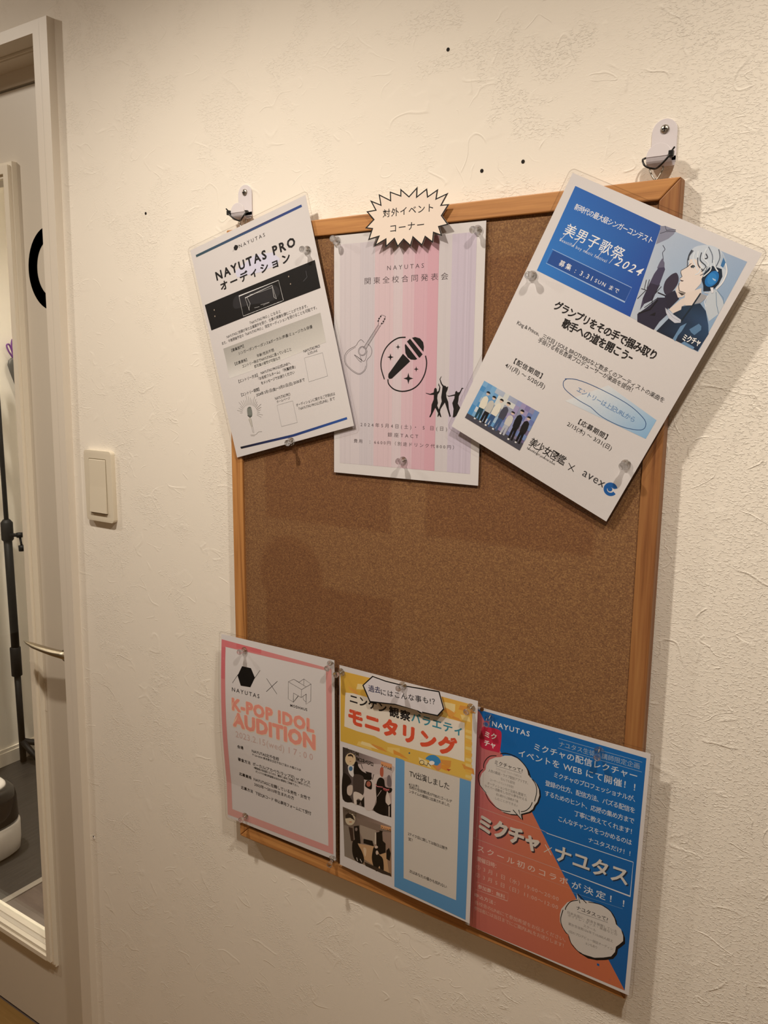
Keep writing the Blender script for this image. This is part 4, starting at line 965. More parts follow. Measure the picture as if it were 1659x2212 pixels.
  ('p','#eccb70',[68.7,16.78,85.68,16.23,86.15,28.64,70.33,21.35],0),
  ('p','#edd28a',[101.68,20.19,112.58,21.72,121.84,25.72,101.51,25.25],0),
  ('p','#eccb70',[80.1,95.72,99.15,91.77,100.81,104.46,79.48,100.77],0),
  ('p','#dd9a48',[159.88,89.67,176.13,86.74,175.39,95.56,163.0,94.22],0),
  ('p','#f0dca0',[166.47,12.22,179.12,11.69,179.03,20.92,165.28,19.14],0),
  ('p','#f0dca0',[163.57,12.48,174.85,11.73,178.49,22.87,162.86,17.61],0),
  ('p','#e39b40',[89.28,96.62,99.76,98.06,113.61,103.14,90.2,102.55],0),
  ('p','#dd9a48',[190.99,85.98,207.45,88.21,208.99,95.66,194.26,91.93],0),
  ('p','#dd9a48',[185.87,11.23,198.98,10.37,207.82,16.53,183.78,17.12],0),
  ('p','#f0dca0',[30.56,19.52,46.82,17.46,57.3,22.24,28.41,27.85],0),
  ('p','#e39b40',[111.22,23.99,120.24,28.64,124.5,30.4,110.45,31.37],0),
  ('p','#eccb70',[32.38,101.03,52.33,98.47,54.93,107.71,29.58,107.25],0),
  ('p','#eccb70',[160.66,24.01,168.16,26.31,172.22,34.57,161.6,29.28],0),
  ('p','#f0dca0',[38.18,99.31,50.92,98.88,66.31,103.48,36.02,104.01],0),
  ('p','#edd28a',[143.86,23.21,157.1,25.16,162.46,31.45,141.58,30.83],0),
  ('p','#eccb70',[194.61,40.16,203.68,40.14,203.59,44.4,194.48,43.85],0),
  ('p','#e9d080',[194.87,47.4,203.96,47.33,203.87,51.61,194.75,51.1],0),
  ('p','#e6b552',[195.14,54.66,204.24,54.55,204.14,58.85,195.01,58.37],0),
  ('p','#e9d080',[195.41,61.95,204.52,61.79,204.42,66.1,195.28,65.67],0),
  ('p','#e6b552',[195.67,69.25,204.8,69.06,204.7,73.38,195.55,72.99],0),
  ('p','#e9d080',[195.94,76.58,205.08,76.34,204.99,80.68,195.82,80.33],0),
  ('p','#e9d080',[196.21,83.93,205.36,83.65,205.27,88.0,196.09,87.69],0),
  ('p','#e6b552',[196.48,91.3,205.64,90.97,205.55,95.34,196.36,95.07],0),
  ('p','#e9d080',[196.75,98.69,205.93,98.32,205.83,102.7,196.63,102.48],0),
  ('p','#eee6d8',[9.96,36.9,23.68,34.99,91.4,34.29,148.49,32.57,193.01,32.08,194.58,82.55,170.5,82.82,152.72,85.51,114.36,87.62,80.2,89.44,58.66,86.12,30.21,87.15,8.25,86.23],0),
  ('t','ニンケン',18.06,48.5,0,14.47,59.32,3,'k',0),
  ('t','観察',81.96,50.26,0,14.31,32.35,3.4,'k',0),
  ('t','バラエティ',116.5,49.3,0,13.87,72.9,3,'#3b8fa4',0),
  ('t','モニタリング',16.45,77.87,0,24.47,165.88,7,'#e0583a',0),
  ('l','#eee0d4',0.35,[96.05,62.01,102.07,56.42],0),
  ('l','#eee0d4',0.35,[32.7,68.53,38.56,62.14],0),
  ('l','#eee0d4',0.35,[167.5,62.0,174.85,55.77],0),
  ('l','#eee0d4',0.35,[64.36,68.13,68.12,62.6],0),
  ('l','#eee0d4',0.35,[127.36,74.71,134.58,68.86],0),
  ('l','#eee0d4',0.35,[137.93,67.25,141.21,62.84],0),
  ('l','#eee0d4',0.35,[21.34,62.53,29.52,58.93],0),
  ('l','#eee0d4',0.35,[36.08,60.98,44.78,56.71],0),
  ('l','#eee0d4',0.35,[24.54,78.45,28.53,72.62],0),
  ('l','#eee0d4',0.35,[129.04,73.52,137.14,67.77],0),
  ('l','#eee0d4',0.35,[147.27,55.61,154.14,50.58],0),
  ('l','#eee0d4',0.35,[134.92,57.56,141.77,50.91],0),
  ('l','#eee0d4',0.35,[30.92,66.3,37.67,59.9],0),
  ('l','#eee0d4',0.35,[61.02,61.88,65.59,56.94],0),
  ('l','#eee0d4',0.35,[140.79,63.49,145.54,59.41],0),
  ('l','#eee0d4',0.35,[78.58,66.53,82.05,62.33],0),
  ('l','#eee0d4',0.35,[172.76,62.6,179.34,58.92],0),
  ('l','#eee0d4',0.35,[131.61,71.67,138.13,66.61],0),
  ('p','#3b6f90',[115.65,93.75,115.59,94.13,115.41,94.5,115.13,94.85,114.77,95.12,114.37,95.29,113.96,95.35,113.6,95.29,113.3,95.12,113.11,94.85,113.04,94.51,113.1,94.13,113.27,93.75,113.56,93.41,113.92,93.13,114.32,92.96,114.73,92.9,115.09,92.96,115.39,93.13,115.58,93.41],0),
  ('p','#3f8fc8',[138.94,94.68,144.42,88.58,152.74,86.14,159.75,89.16,160.63,95.88,153.11,99.42,144.6,95.57],1),
  ('p','#f4f0ea',[152.33,96.46,152.15,97.38,151.58,98.34,150.68,99.23,149.53,99.98,148.25,100.51,146.95,100.76,145.78,100.71,144.83,100.37,144.22,99.77,143.99,98.96,144.17,98.03,144.75,97.07,145.66,96.18,146.81,95.43,148.1,94.91,149.39,94.67,150.56,94.72,151.49,95.06,152.1,95.66],0),
  ('p','#d99668',[154.56,101.54,162.57,91.49,161.5,101.98,156.74,104.97],0),
  ('l','#333333',0.7,[136.81,100.47,136.74,101.18,136.51,101.9,136.12,102.61,135.59,103.26,134.96,103.82,134.24,104.26,133.49,104.57,132.73,104.72,132.0,104.71,131.34,104.54,130.79,104.21,130.37,103.75,130.1,103.17,130.0,102.51,130.07,101.79,130.31,101.06,130.7,100.36,131.23,99.71,131.87,99.15,132.58,98.71,133.34,98.4,134.1,98.26,134.82,98.27,135.47,98.45,136.02,98.77,136.44,99.23,136.71,99.81,136.81,100.47],0),
  ('l','#333333',0.7,[136.29,102.56,141.28,103.64,142.59,99.38,146.88,101.95],0),
  ('p','#b5483a',[169.66,99.49,176.42,98.06,172.73,101.71],0),
  ('g','blue_panel'),
  ('p',['#6fa8d8','#6ba4d4','#5b98cc','#5d9ccf'],[93.26,106.31,204.6,104.68,203.93,294.19,93.85,292.65],0),
  ('p','#d9d3ca',[107.4,106.75,189.03,105.34,189.37,272.83,108.67,274.04],0),
  ('p',['#e8b850','#e6b552','#e4b550','#e4b550'],[105.91,105.87,204.62,105.05,204.64,105.67,105.93,106.92],0),
  ('t','TV出演しました',115.15,125.59,0,10.03,59.4,0.8,'k',0),
  ('t','4/13(木)',114.65,138.86,-6.0,4.45,15.37,1.2,'k',0),
  ('t','当校の生徒様2名がTBSのゴールデ',115.2,142.35,0,4.66,63.95,1.2,'k',0),
  ('t','ンタイムの番組に出演されました',115.32,148.38,0,4.68,60.64,1.2,'k',0),
  ('t','2テイク目に関しては毎日公開予',114.58,208.87,0,4.8,60.13,1.2,'k',0),
  ('t','定!',115.44,216.19,-6.1,4.87,6.73,1.2,'k',0),
  ('t','次はあなたの番かも知れない',117.56,261.92,0,5.17,57.86,1.2,'k',0),
  ('g','event_photo'),
  ('p',['#2c2624','#c8b4b2','#b7a39c','#1c1816'],[5.47,117.0,87.63,117.04,87.96,193.58,5.3,194.92],0),
  ('p','#cdbfbc',[27.02,136.47,87.44,119.23,87.07,132.01,78.83,138.51,63.12,147.4,44.75,159.24,32.97,148.8],1),
  ('p','#d8cbc6',[42.42,159.99,63.05,139.47,72.16,144.55,63.37,173.35,56.62,192.83,43.19,194.36],1),
  ('t','次ベンM',10.28,122.44,0,7.02,22.59,4,'#3a3426',0),
  ('t','FMコネベジロ',28.42,129.67,0,6.97,28.83,4,'#2b2622',0),
  ('p','#e0a070',[69.62,118.72,87.64,117.71,87.51,124.08,70.25,124.42],0),
  ('t','アノハム出',70.84,126.15,0,4.67,16.48,3,'#2a2020',0),
  ('p','#e0cfa8',[27.95,128.63,27.52,131.62,26.24,134.59,24.25,137.24,21.73,139.33,18.93,140.63,16.11,141.02,13.56,140.46,11.54,139.0,10.24,136.78,9.79,134.02,10.24,130.99,11.55,128.0,13.57,125.35,16.11,123.29,18.91,122.02,21.71,121.66,24.23,122.24,26.22,123.7,27.5,125.9],0),
  ('p','#e3c8a2',[26.29,128.11,25.94,130.65,24.9,133.15,23.27,135.38,21.21,137.12,18.92,138.2,16.63,138.5,14.55,138.0,12.9,136.73,11.84,134.84,11.48,132.5,11.85,129.94,12.91,127.43,14.56,125.2,16.63,123.47,18.91,122.42,21.2,122.14,23.25,122.66,24.88,123.92,25.93,125.8],0),
  ('p','#33271f',[13.89,128.24,15.09,125.36,19.87,122.95,23.44,124.43,23.68,128.38,21.06,126.13,16.29,127.53],0),
  ('p','#a07a5c',[20.12,133.99,20.05,134.16,19.84,134.37,19.53,134.57,19.13,134.76,18.68,134.92,18.24,135.03,17.84,135.08,17.52,135.06,17.32,134.98,17.25,134.84,17.32,134.67,17.52,134.46,17.84,134.26,18.24,134.07,18.68,133.91,19.13,133.8,19.53,133.75,19.84,133.77,20.05,133.85],0),
  ('p','#e4e2e0',[15.09,142.1,23.46,139.56,25.26,145.1,23.49,155.81,16.29,151.93],1),
  ('p','#4f7aa0',[22.75,143.83,22.59,144.95,22.12,146.06,21.38,147.05,20.45,147.83,19.41,148.31,18.37,148.46,17.44,148.26,16.69,147.72,16.21,146.9,16.05,145.88,16.21,144.76,16.69,143.65,17.43,142.66,18.37,141.88,19.41,141.4,20.44,141.25,21.37,141.46,22.11,142.0,22.59,142.82],0),
  ('p','#0f0d0d',[25.83,134.8,30.55,131.37,32.93,137.7,39.99,142.59,53.93,144.29,53.97,150.28,44.72,153.2,32.98,152.84,24.67,151.37],1),
  ('p','#4a403c',[24.08,154.61,31.79,149.16,41.2,150.27,42.43,162.01,41.33,175.56,33.07,179.3,24.72,176.91],1),
  ('p','#e0d4ca',[24.96,177.35,40.75,177.79,38.46,192.89,36.06,185.48,30.72,186.24,29.55,194.88,25.35,193.71],1),
  ('p','#171313',[5.38,158.38,15.08,156.39,20.5,164.93,12.66,173.61,16.29,184.83,22.34,193.17,5.3,194.71],1),
  ('p','#cfc0b4',[13.87,173.22,22.31,168.45,22.32,178.72,18.71,185.06,13.26,183.75],1),
  ('p','#120f0f',[29.53,187.67,37.84,185.91,42.52,178.23,43.19,193.84,38.47,193.91,36.66,187.33,33.12,194.18,30.14,194.67],0),
  ('p','#171313',[47.05,153.47,53.99,152.28,55.76,157.74,54.08,164.31,44.78,163.28,44.17,159.43],1),
  ('p','#b06a58',[53.68,156.39,53.5,157.69,52.99,158.98,52.18,160.13,51.15,161.03,50.01,161.59,48.86,161.77,47.82,161.53,46.99,160.9,46.46,159.94,46.27,158.76,46.44,157.46,46.96,156.17,47.78,155.02,48.81,154.12,49.95,153.56,51.1,153.39,52.13,153.64,52.95,154.26,53.49,155.21],0),
  ('p','#0c0a0b',[64.83,146.86,69.88,141.8,75.53,143.49,77.88,152.63,87.91,151.37,86.89,157.62,79.14,163.14,78.16,174.43,82.77,182.87,79.53,194.02,58.36,193.25,63.43,179.37,62.1,159.71],1),
  ('l','#c9b8b0',0.7,[64.49,170.96,71.2,159.76],0),
  ('p','#b86048',[69.17,128.69,73.64,126.34,74.32,135.97,72.12,140.6,68.7,137.71],1),
  ('l','#d87a80',1.0,[60.9,154.09,64.35,156.48,73.41,154.57],0),
  ('l','#d87a80',1.4,[73.99,155.87,83.52,155.76],0),
  ('l','#c9585a',0.8,[74.0,157.36,79.08,158.19,84.05,153.61],0),
  ('p','#7a6e70',[80.49,137.99,83.78,134.02,87.19,139.81,86.78,149.77,80.65,149.76],1),
  ('p','#ddd0c4',[80.75,157.65,86.53,171.62,83.82,177.51,78.73,175.23],1),
  ('p','#1a1616',[78.16,174.43,82.7,177.89,87.11,173.41,87.62,193.2,79.53,194.02],0),
  ('p','#d8c8bc',[83.27,178.69,84.94,178.13,84.93,193.14,83.47,193.15],0),
  ('p','#141112',[44.07,140.84,55.05,139.95,54.53,147.11,49.33,146.73],0),
  ('l','#2a2424',1,[56.27,149.56,58.49,140.88],0),
  ('l','#2a2424',1,[37.02,132.45,39.97,138.58],0),
  ('g','event_photo'),
  ('p',['#5a4e42','#a08a80','#a07e5e','#8f8274'],[5.28,206.23,87.81,206.4,89.2,280.33,8.24,280.71],0),
  ('p','#857468',[29.6,214.55,87.62,209.29,87.71,215.32,63.83,221.97,32.02,222.03],0),
  ('p','#a89a8c',[35.62,222.83,62.67,221.37,62.86,241.92,40.48,242.98,35.66,234.29],0),
  ('l','#e0d8c8',1.6,[62.12,224.65,61.7,242.35],0),
  ('p','#c9a47c',[32.12,252.41,61.73,245.45,80.22,248.74,85.19,278.84,54.92,274.2,41.82,271.95],0),
  ('p','#e0c8a8',[41.73,255.1,46.5,255.39,45.38,266.34,42.98,265.16],1),
  ('p','#8c8276',[7.08,233.02,15.07,232.28,26.12,279.13,8.24,280.71],0),
  ('p','#cfc2a8',[27.2,217.48,26.78,220.46,25.56,223.46,23.63,226.19,21.2,228.37,18.49,229.79,15.78,230.3,13.32,229.86,11.36,228.51,10.11,226.36,9.68,223.64,10.12,220.63,11.37,217.6,13.33,214.88,15.78,212.72,18.48,211.33,21.18,210.85,23.61,211.31,25.53,212.67,26.77,214.79],0),
  ('p','#2c241c',[10.18,217.15,15.08,212.3,22.36,212.91,26.6,219.77,18.73,218.36,10.17,222.42],0),
  ('p','#c08060',[21.65,223.62,21.52,223.93,21.14,224.29,20.55,224.69,19.8,225.07,18.98,225.41,18.15,225.66,17.4,225.81,16.81,225.83,16.43,225.73,16.3,225.52,16.43,225.21,16.81,224.84,17.4,224.45,18.15,224.06,18.98,223.73,19.8,223.48,20.55,223.33,21.14,223.31,21.52,223.41],0),
  ('p','#14100f',[24.81,228.79,33.83,224.51,36.93,250.6,27.28,253.16,25.44,240.12],0),
  ('p','#8a7a74',[31.21,231.2,31.11,232.08,30.8,232.95,30.32,233.72,29.72,234.33,29.05,234.7,28.38,234.81,27.77,234.65,27.29,234.22,26.98,233.57,26.87,232.76,26.98,231.88,27.29,231.01,27.76,230.24,28.37,229.63,29.04,229.26,29.71,229.15,30.31,229.32,30.79,229.75,31.1,230.4],0),
  ('p','#3a2a24',[15.68,233.11,23.0,232.59,24.85,251.95,19.97,252.71],0),
  ('p','#15110f',[23.03,252.63,29.69,246.99,32.12,253.46,39.38,262.32,42.78,272.63,39.46,280.3,28.56,280.32,23.67,274.74,21.82,264.78],1),
  ('l','#d8d0c8',1.2,[29.76,274.51,31.6,279.13],0),
  ('l','#d8d0c8',1.2,[35.82,274.29,38.85,278.41],0),
  ('p','#120f0e',[41.66,241.5,57.0,238.93,59.4,246.33,41.7,248.29],0),
  ('p','#14100f',[63.27,224.23,73.0,218.64,74.31,232.48,78.91,234.86,79.07,248.15,68.79,255.2,64.06,246.64],0),
  ('p','#14100f',[80.17,244.64,84.65,238.84,87.58,245.91,86.04,257.81,80.33,256.95],0),
  ('p','#15120f',[59.41,247.37,65.19,243.11,68.71,246.95,66.46,254.03,74.61,259.17,75.98,277.35,71.39,281.29,68.97,271.8,64.4,282.0,59.67,277.58,56.04,266.41,57.13,255.52],1),
  ('p','#d8c4b4',[66.8,252.86,66.71,253.92,66.42,254.96,65.97,255.87,65.39,256.56,64.75,256.97,64.1,257.06,63.51,256.81,63.04,256.26,62.74,255.45,62.62,254.46,62.72,253.4,63.01,252.36,63.46,251.45,64.04,250.75,64.68,250.35,65.33,250.26,65.91,250.51,66.38,251.07,66.69,251.88],0),
  ('p','#d8c4b4',[66.25,244.78,66.12,245.46,65.74,246.19,65.13,246.88,64.35,247.47,63.49,247.89,62.63,248.12,61.85,248.12,61.23,247.9,60.83,247.47,60.69,246.88,60.82,246.19,61.21,245.46,61.82,244.77,62.6,244.19,63.46,243.76,64.32,243.54,65.09,243.54,65.71,243.76,66.11,244.19],0),
  ('p','#3a3028',[43.04,275.71,64.34,275.73,87.43,275.86,88.62,279.53,73.71,281.4,45.46,281.11],0),
  ('p','#e0a878',[70.62,210.33,87.61,208.29,87.69,213.81,70.9,215.32],0),
  ('t','アノハム出',71.59,215.58,-6.1,4.02,15.96,3,'#2a2020',0),
  ('p','#14100f',[68.42,219.28,74.14,218.23,73.04,221.69,69.02,222.13],0),
  ('t','ベンゴ',10.18,212.71,0,6.26,19.41,3,'#4a4430',0),
 ],
 'F': [
  ('p',['#0868b4','#0d6cba','#0760a8','#0c68b0'],[0.86,3.29,205.94,6.19,204.97,292.88,5.91,296.85],0),
  ('p',['#c46a72','#c8707a','#d07a5e','#d17a58','#cf7650','#c87068'],[0.86,3.29,6.04,7.01,82.22,115.75,119.08,170.89,204.97,292.88,5.91,296.85],0),
  ('p',['#0d6cba','#0760a8','#0d6cba'],[6.04,7.01,32.19,6.32,16.82,23.16],0),
  ('p','#6a4526',[10.55,1.38,10.45,2.23,10.1,3.08,9.52,3.83,8.77,4.41,7.92,4.77,7.05,4.86,6.26,4.69,5.61,4.27,5.18,3.63,5.0,2.84,5.09,1.98,5.45,1.14,6.03,0.39,6.78,-0.19,7.64,-0.55,8.5,-0.64,9.29,-0.47,9.94,-0.04,10.37,0.59],0),
  ('l','#dfe6ee',0.6,[14.89,11.78,13.52,16.91,11.37,19.89],0),
  ('t','NAYUTAS',22.38,19.49,0,9.06,48.51,1.2,'#e9edf2',0),
  ('p','#c82a4c',[11.61,23.27,17.78,22.4,27.88,21.57,33.69,22.74,35.34,26.47,35.49,35.53,34.12,49.3,29.52,51.01,12.01,51.56,7.31,46.51,7.81,34.96,9.19,26.06],1),
  ('t','ミク',13.54,35.31,0,8.34,15.43,3,'#f2ece8',0),
  ('t','チャ',13.4,46.67,0,8.38,14.76,3,'#f2ece8',0),
  ('g','cloud_bubble'),
  ('p','#101014',[19.64,73.01,23.58,64.65,31.28,59.13,37.64,56.85,43.15,53.08,51.54,50.91,59.32,51.71,67.23,55.57,73.18,62.08,76.44,70.1,79.99,71.75,85.04,75.69,88.86,82.09,90.01,89.36,87.86,98.45,84.76,103.7,83.04,109.21,78.51,114.29,68.41,120.62,69.87,127.23,63.61,122.99,54.51,125.43,44.47,126.02,35.55,122.57,27.89,116.47,22.4,110.33,17.04,107.01,13.0,101.07,11.86,93.46,14.4,85.42,19.22,78.87],0),
  ('p','#ddd8d2',[17.53,72.08,21.49,63.72,29.2,58.19,35.57,55.92,41.09,52.15,49.5,49.99,57.3,50.79,65.23,54.66,71.18,61.17,74.45,69.19,78.0,70.85,83.06,74.8,86.89,81.2,88.04,88.48,85.88,97.58,82.78,102.83,81.05,108.34,76.51,113.42,66.38,119.75,67.84,126.37,61.58,122.13,52.45,124.56,42.39,125.15,33.46,121.69,25.78,115.59,20.28,109.43,14.91,106.11,10.87,100.16,9.72,92.54,12.28,84.5,17.11,77.95],0),
  ('l','#15151a',1.0,[30.5,55.67,22.66,58.38,17.11,64.33,14.19,71.67,14.47,76.97],1),
  ('l','#15151a',1.0,[13.09,78.84,8.62,85.65,7.89,93.12,10.91,100.87,19.48,108.25],1),
  ('l','#15151a',1.0,[18.77,108.84,23.61,116.31,32.74,121.94,42.31,123.73,52.98,121.37],1),
  ('l','#15151a',1.2,[35.33,51.76,42.34,48.97,53.69,49.08,62.32,52.75,70.42,60.02,73.33,67.81],1),
  ('l','#15151a',1.0,[77.31,70.73,82.48,76.38,84.43,85.49,82.47,98.02],1),
  ('l','#15151a',1.0,[79.83,99.96,77.48,106.74,72.32,113.45,66.21,116.96],1),
  ('l','#15151a',1.1,[55.99,117.97,67.13,126.26,63.3,115.47],0),
  ('t','ミクチャって?',28.6,66.64,0,5.89,36.63,1,'#26262c',0),
  ('l','#55555c',0.4,[30.5,68.67,63.96,68.17],0),
  ('t','ミクチャとは？ライバーや10代に大',30.82,73.76,0,3.61,33.43,-0.5,'#8f8b86',0),
  ('t','人気の動画・ライブ配信アプリです。',20.88,79.19,0,4.17,52.08,0,'#77736f',0),
  ('t','なんでも配信',37.58,84.75,0,3.91,18.91,0,'#8a8682',0),
  ('t','ユーザーイベントが多数！',23.3,90.45,0,3.92,31.78,-0.3,'#8f8b86',0),
  ('t','オーディションなど企画も豊富で、',20.32,96.04,0,3.92,52.31,0,'#77736f',0),
  ('t','ライバー活動をしながら夢を叶える',16.91,100.83,0,3.93,55.97,0,'#77736f',0),
  ('t','初心者から上級者まで楽',32.63,106.55,0,3.65,29.41,0.2,'#77736f',0),
  ('t','しむことができる♪',31.87,112.18,0,3.66,29.43,0,'#8a8682',0),
  ('l','#9fb8d0',0.5,[106.48,11.55,201.92,12.0],0),
  ('l','#9fb8d0',0.5,[106.38,23.26,202.45,23.36],0),
  ('t','ナユタス生徒・講師限定企画',107.73,20.42,0,7.23,91.76,-0.2,'#a9bccc',0),
  ('t','ミクチャの配信レクチャー',77.68,33.59,0,9.67,120.23,0.9,'#dde4ea',0),
  ('t','イベントを WEB にて開催！！',58.58,47.07,0,9.77,138.35,0.9,'#dde4ea',0),
  ('t','ミクチャのプロフェッショナルが、',104.07,59.84,0,7.34,93.96,0.4,'#dde4ea',0),
  ('t','登録の仕方、配信方法、バズる配信を',94.11,73.22,0,7.4,104.64,0.4,'#dde4ea',0),
  ('t','するためのヒント、応援の集め方まで',94.58,85.99,0,7.43,104.46,0.4,'#dde4ea',0),
  ('t','丁寧に教えてくれます！',131.33,98.97,0,7.39,66.05,0.4,'#dde4ea',0),
  ('t','こんなチャンスをつかめるのは',113.33,112.15,0,7.46,85.1,0.4,'#dde4ea',0),
  ('t','ナユタスだけ！！',150.03,125.48,0,6.83,47.83,0.4,'#dde4ea',0),
  ('g','framed_title'),
  ('l','#c8a49a',0.6,[8.8,130.38,93.45,130.9,102.79,132.47,201.84,131.86,201.83,174.43,122.24,172.84,4.55,173.87,9.55,171.03,8.8,130.38],0),
  ('l','#dde4ea',0.8,[100.04,132.67,201.84,131.86,201.79,173.98,122.24,172.84],0),
  ('t','ミクチャ',14.05,160.69,0,24.04,78.71,6,'#3a2c34',0),
  ('t','ミクチャ',12.43,159.2,0,24.05,78.84,5,'#d8d2ca',0),
  ('l','#d8d0c4',0.9,[99.18,147.79,107.58,158.55],0),
  ('l','#d8d0c4',0.9,[107.67,148.47,98.3,158.05],0),
  ('t','ナユタス',113.66,162.26,0,22.69,85.1,3,'#16324e',0),
  ('t','ナユタス',112.38,161.4,0,22.7,84.91,2.6,'#d8d6d0',0),
  ('t','スクール初のコラボ',11.42,188.64,0,9.31,118.55,0.6,'#e2ccc2',0),
  ('t','が決定！！',134.64,189.57,0,10.02,61.5,0.9,'#dde4ea',0),
  ('l','#c79a8c',0.35,[10.71,193.56,134.11,192.04],0),
  ('l','#7fa6c8',0.35,[135.11,195.62,194.95,192.72],0),
  ('t','開催日時：',11.79,202.65,0,7.04,26.52,0.4,'#e4c8bc',0),
  ('t','① 3 月 1 日（水）19:00～20:00',10.83,213.76,0,6.9,109.32,0,'#dcb8aa',0),
  ('t','② 3 月 5 日（日）11:00～12:00',10.98,224.84,0,6.93,109.06,0,'#dcb8aa',0),
  ('l','#d8b0a4',0.4,[12.37,232.04,56.47,229.63,55.65,240.71,11.41,243.09,12.37,232.04],0),
  ('t','参加費：無料',14.78,239.31,0,6.2,37.36,0.6,'#e4c8bc',0),
  ('t','申込方法：',10.9,253.13,0,6.26,28.7,0.2,'#e4c8bc',0),
  ('t','各校舎のLINEにて参加希望をお伝えください。',11.32,263.07,0,6.1,120.66,0,'#dcb4a4',0),
  ('t','参加者には当日までにご案内URLをお送りします！',11.07,271.35,0,6.14,118.92,0,'#dcb4a4',0),
  ('g','cloud_bubble'),
  ('p','#101014',[126.98,224.43,133.57,213.05,144.87,204.06,143.79,198.15,148.74,203.15,159.0,200.97,171.75,199.79,183.41,203.18,188.99,210.48,191.39,217.06,197.28,220.7,200.32,227.67,200.85,234.38,196.96,240.33,193.54,244.69,192.86,252.03,189.01,259.45,180.51,264.84,170.56,269.78,160.3,272.13,149.57,269.89,141.07,262.94,137.79,254.29,130.77,250.19,126.16,242.09,125.49,232.27],0),
  ('p','#d9d5d0',[124.39,222.08,131.01,210.71,142.33,201.72,141.25,195.81,146.22,200.82,156.5,198.65,169.28,197.49,180.96,200.89,186.56,208.2,188.95,214.8,194.87,218.45,197.9,225.42,198.43,232.13,194.53,238.08,191.1,242.44,190.41,249.78,186.55,257.2,178.03,262.59,168.06,267.51,157.76,269.85,147.01,267.6,138.5,260.63,135.21,251.98,128.18,247.86,123.56,239.75,122.89,229.92],0),
  ('l','#15151a',1.0,[143.46,202.67,134.85,208.39,130.09,216.81,129.07,221.53],1),
  ('l','#15151a',1.0,[126.45,222.64,124.33,235.08,126.58,244.22,132.76,251.62],1),
  ('l','#15151a',1.0,[135.31,253.38,140.0,262.85,151.12,269.32,165.52,268.41],1),
  ('l','#15151a',1.0,[155.57,200.16,170.57,197.64,182.29,201.72,189.3,211.18],1),
  ('l','#15151a',1.0,[145.92,205.88,142.53,195.29,153.54,202.69],0),
  ('t','ナユタスって?',142.26,215.19,0,6.01,37.23,0.8,'#26262c',0),
  ('l','#55555c',0.4,[143.49,217.97,179.65,216.77],0),
  ('t','日本全国に、校舎を展開している',131.99,224.88,0,3.83,58.38,0,'#84807c',0),
  ('t','ボイトレ・ダンス・楽器などの',132.91,228.44,0,3.83,58.36,0,'#84807c',0),
  ('t','スクール',151.9,233.81,0,3.86,14.92,0,'#84807c',0),
  ('t','累計生徒数は6年で10,000人超え',133.98,239.07,0,3.84,53.16,0,'#84807c',0),
  ('t','1回のプロデビュー保証オーディシ',134.97,248.67,0,3.86,52.85,0,'#84807c',0),
  ('t','ョンもあり',156.07,254.95,0,3.88,13.6,0,'#84807c',0),
 ],
 'burst': [
  ('p','edge',[306.12,-22.15,306.04,-11.72,318.87,-19.03,320.46,-10.22,333.5,-16.63,331.95,-6.73,346.9,-11.1,339.02,1.08,348.58,1.23,339.73,12.97,348.63,23.52,336.58,25.02,340.98,35.57,329.78,31.19,328.91,42.2,318.61,34.97,314.55,44.31,302.17,34.27,299.02,43.89,289.12,35.64,280.85,43.41,275.82,34.01,263.66,42.77,263.4,33.66,247.2,40.36,252.75,29.55,238.34,32.09,243.48,19.54,233.58,17.85,245.38,8.76,235.0,-1.55,247.88,-2.14,240.14,-14.0,255.1,-7.69,252.41,-19.7,268.83,-11.44,268.11,-21.01,282.91,-15.07,282.8,-22.61,294.85,-12.89],0),
  ('p','#e8d9cc',[304.52,-18.89,304.44,-9.14,317.76,-16.73,319.32,-8.08,331.54,-14.1,330.07,-4.77,343.55,-8.72,336.4,2.31,345.77,2.45,337.9,12.87,346.05,22.53,334.58,23.95,338.45,33.23,328.37,29.28,327.55,39.65,317.83,32.82,313.83,42.0,301.29,31.82,298.15,41.38,288.93,33.7,281.23,40.92,276.34,31.77,265.23,39.76,264.99,31.43,250.62,37.36,255.61,27.64,240.95,30.21,245.71,18.57,237.13,17.11,247.64,8.99,238.25,-0.34,250.47,-0.91,243.9,-10.99,257.27,-5.35,254.64,-17.12,270.63,-9.08,269.89,-18.91,284.55,-13.04,284.45,-19.58,295.02,-11.06],0),
  ('t','対外イベント',259.03,7.1,-0.4,9.9,68.79,1.2,'k',0),
  ('t','コーナー',270.19,25.14,-1.1,9.96,46.08,1.2,'k',0),
 ],
 'tag': [
  ('p','edge',[238.14,595.59,254.13,578.9,274.82,580.9,303.6,580.79,353.88,576.75,361.53,598.74,352.66,610.31,340.42,610.87,330.78,611.37,326.93,612.97,321.71,610.19,289.73,610.59,249.94,616.56],0),
  ('p','#d4d0d6',[240.41,595.33,254.74,580.59,274.83,582.58,303.62,582.44,352.71,578.63,359.65,598.58,351.81,608.64,340.38,609.36,326.86,609.81,289.71,609.04,251.12,614.42],0),
  ('p','#d4d0d6',[321.69,609.18,330.09,611.42,328.64,608.1],0),
  ('t','過去',248.01,600.95,-3.4,9.63,18.97,1.4,'#1c2050',0),
  ('t','にはこんな事も!？',267.7,601.58,-4.1,9.12,80.77,1.2,'#1a1a22',0),
 ],
}

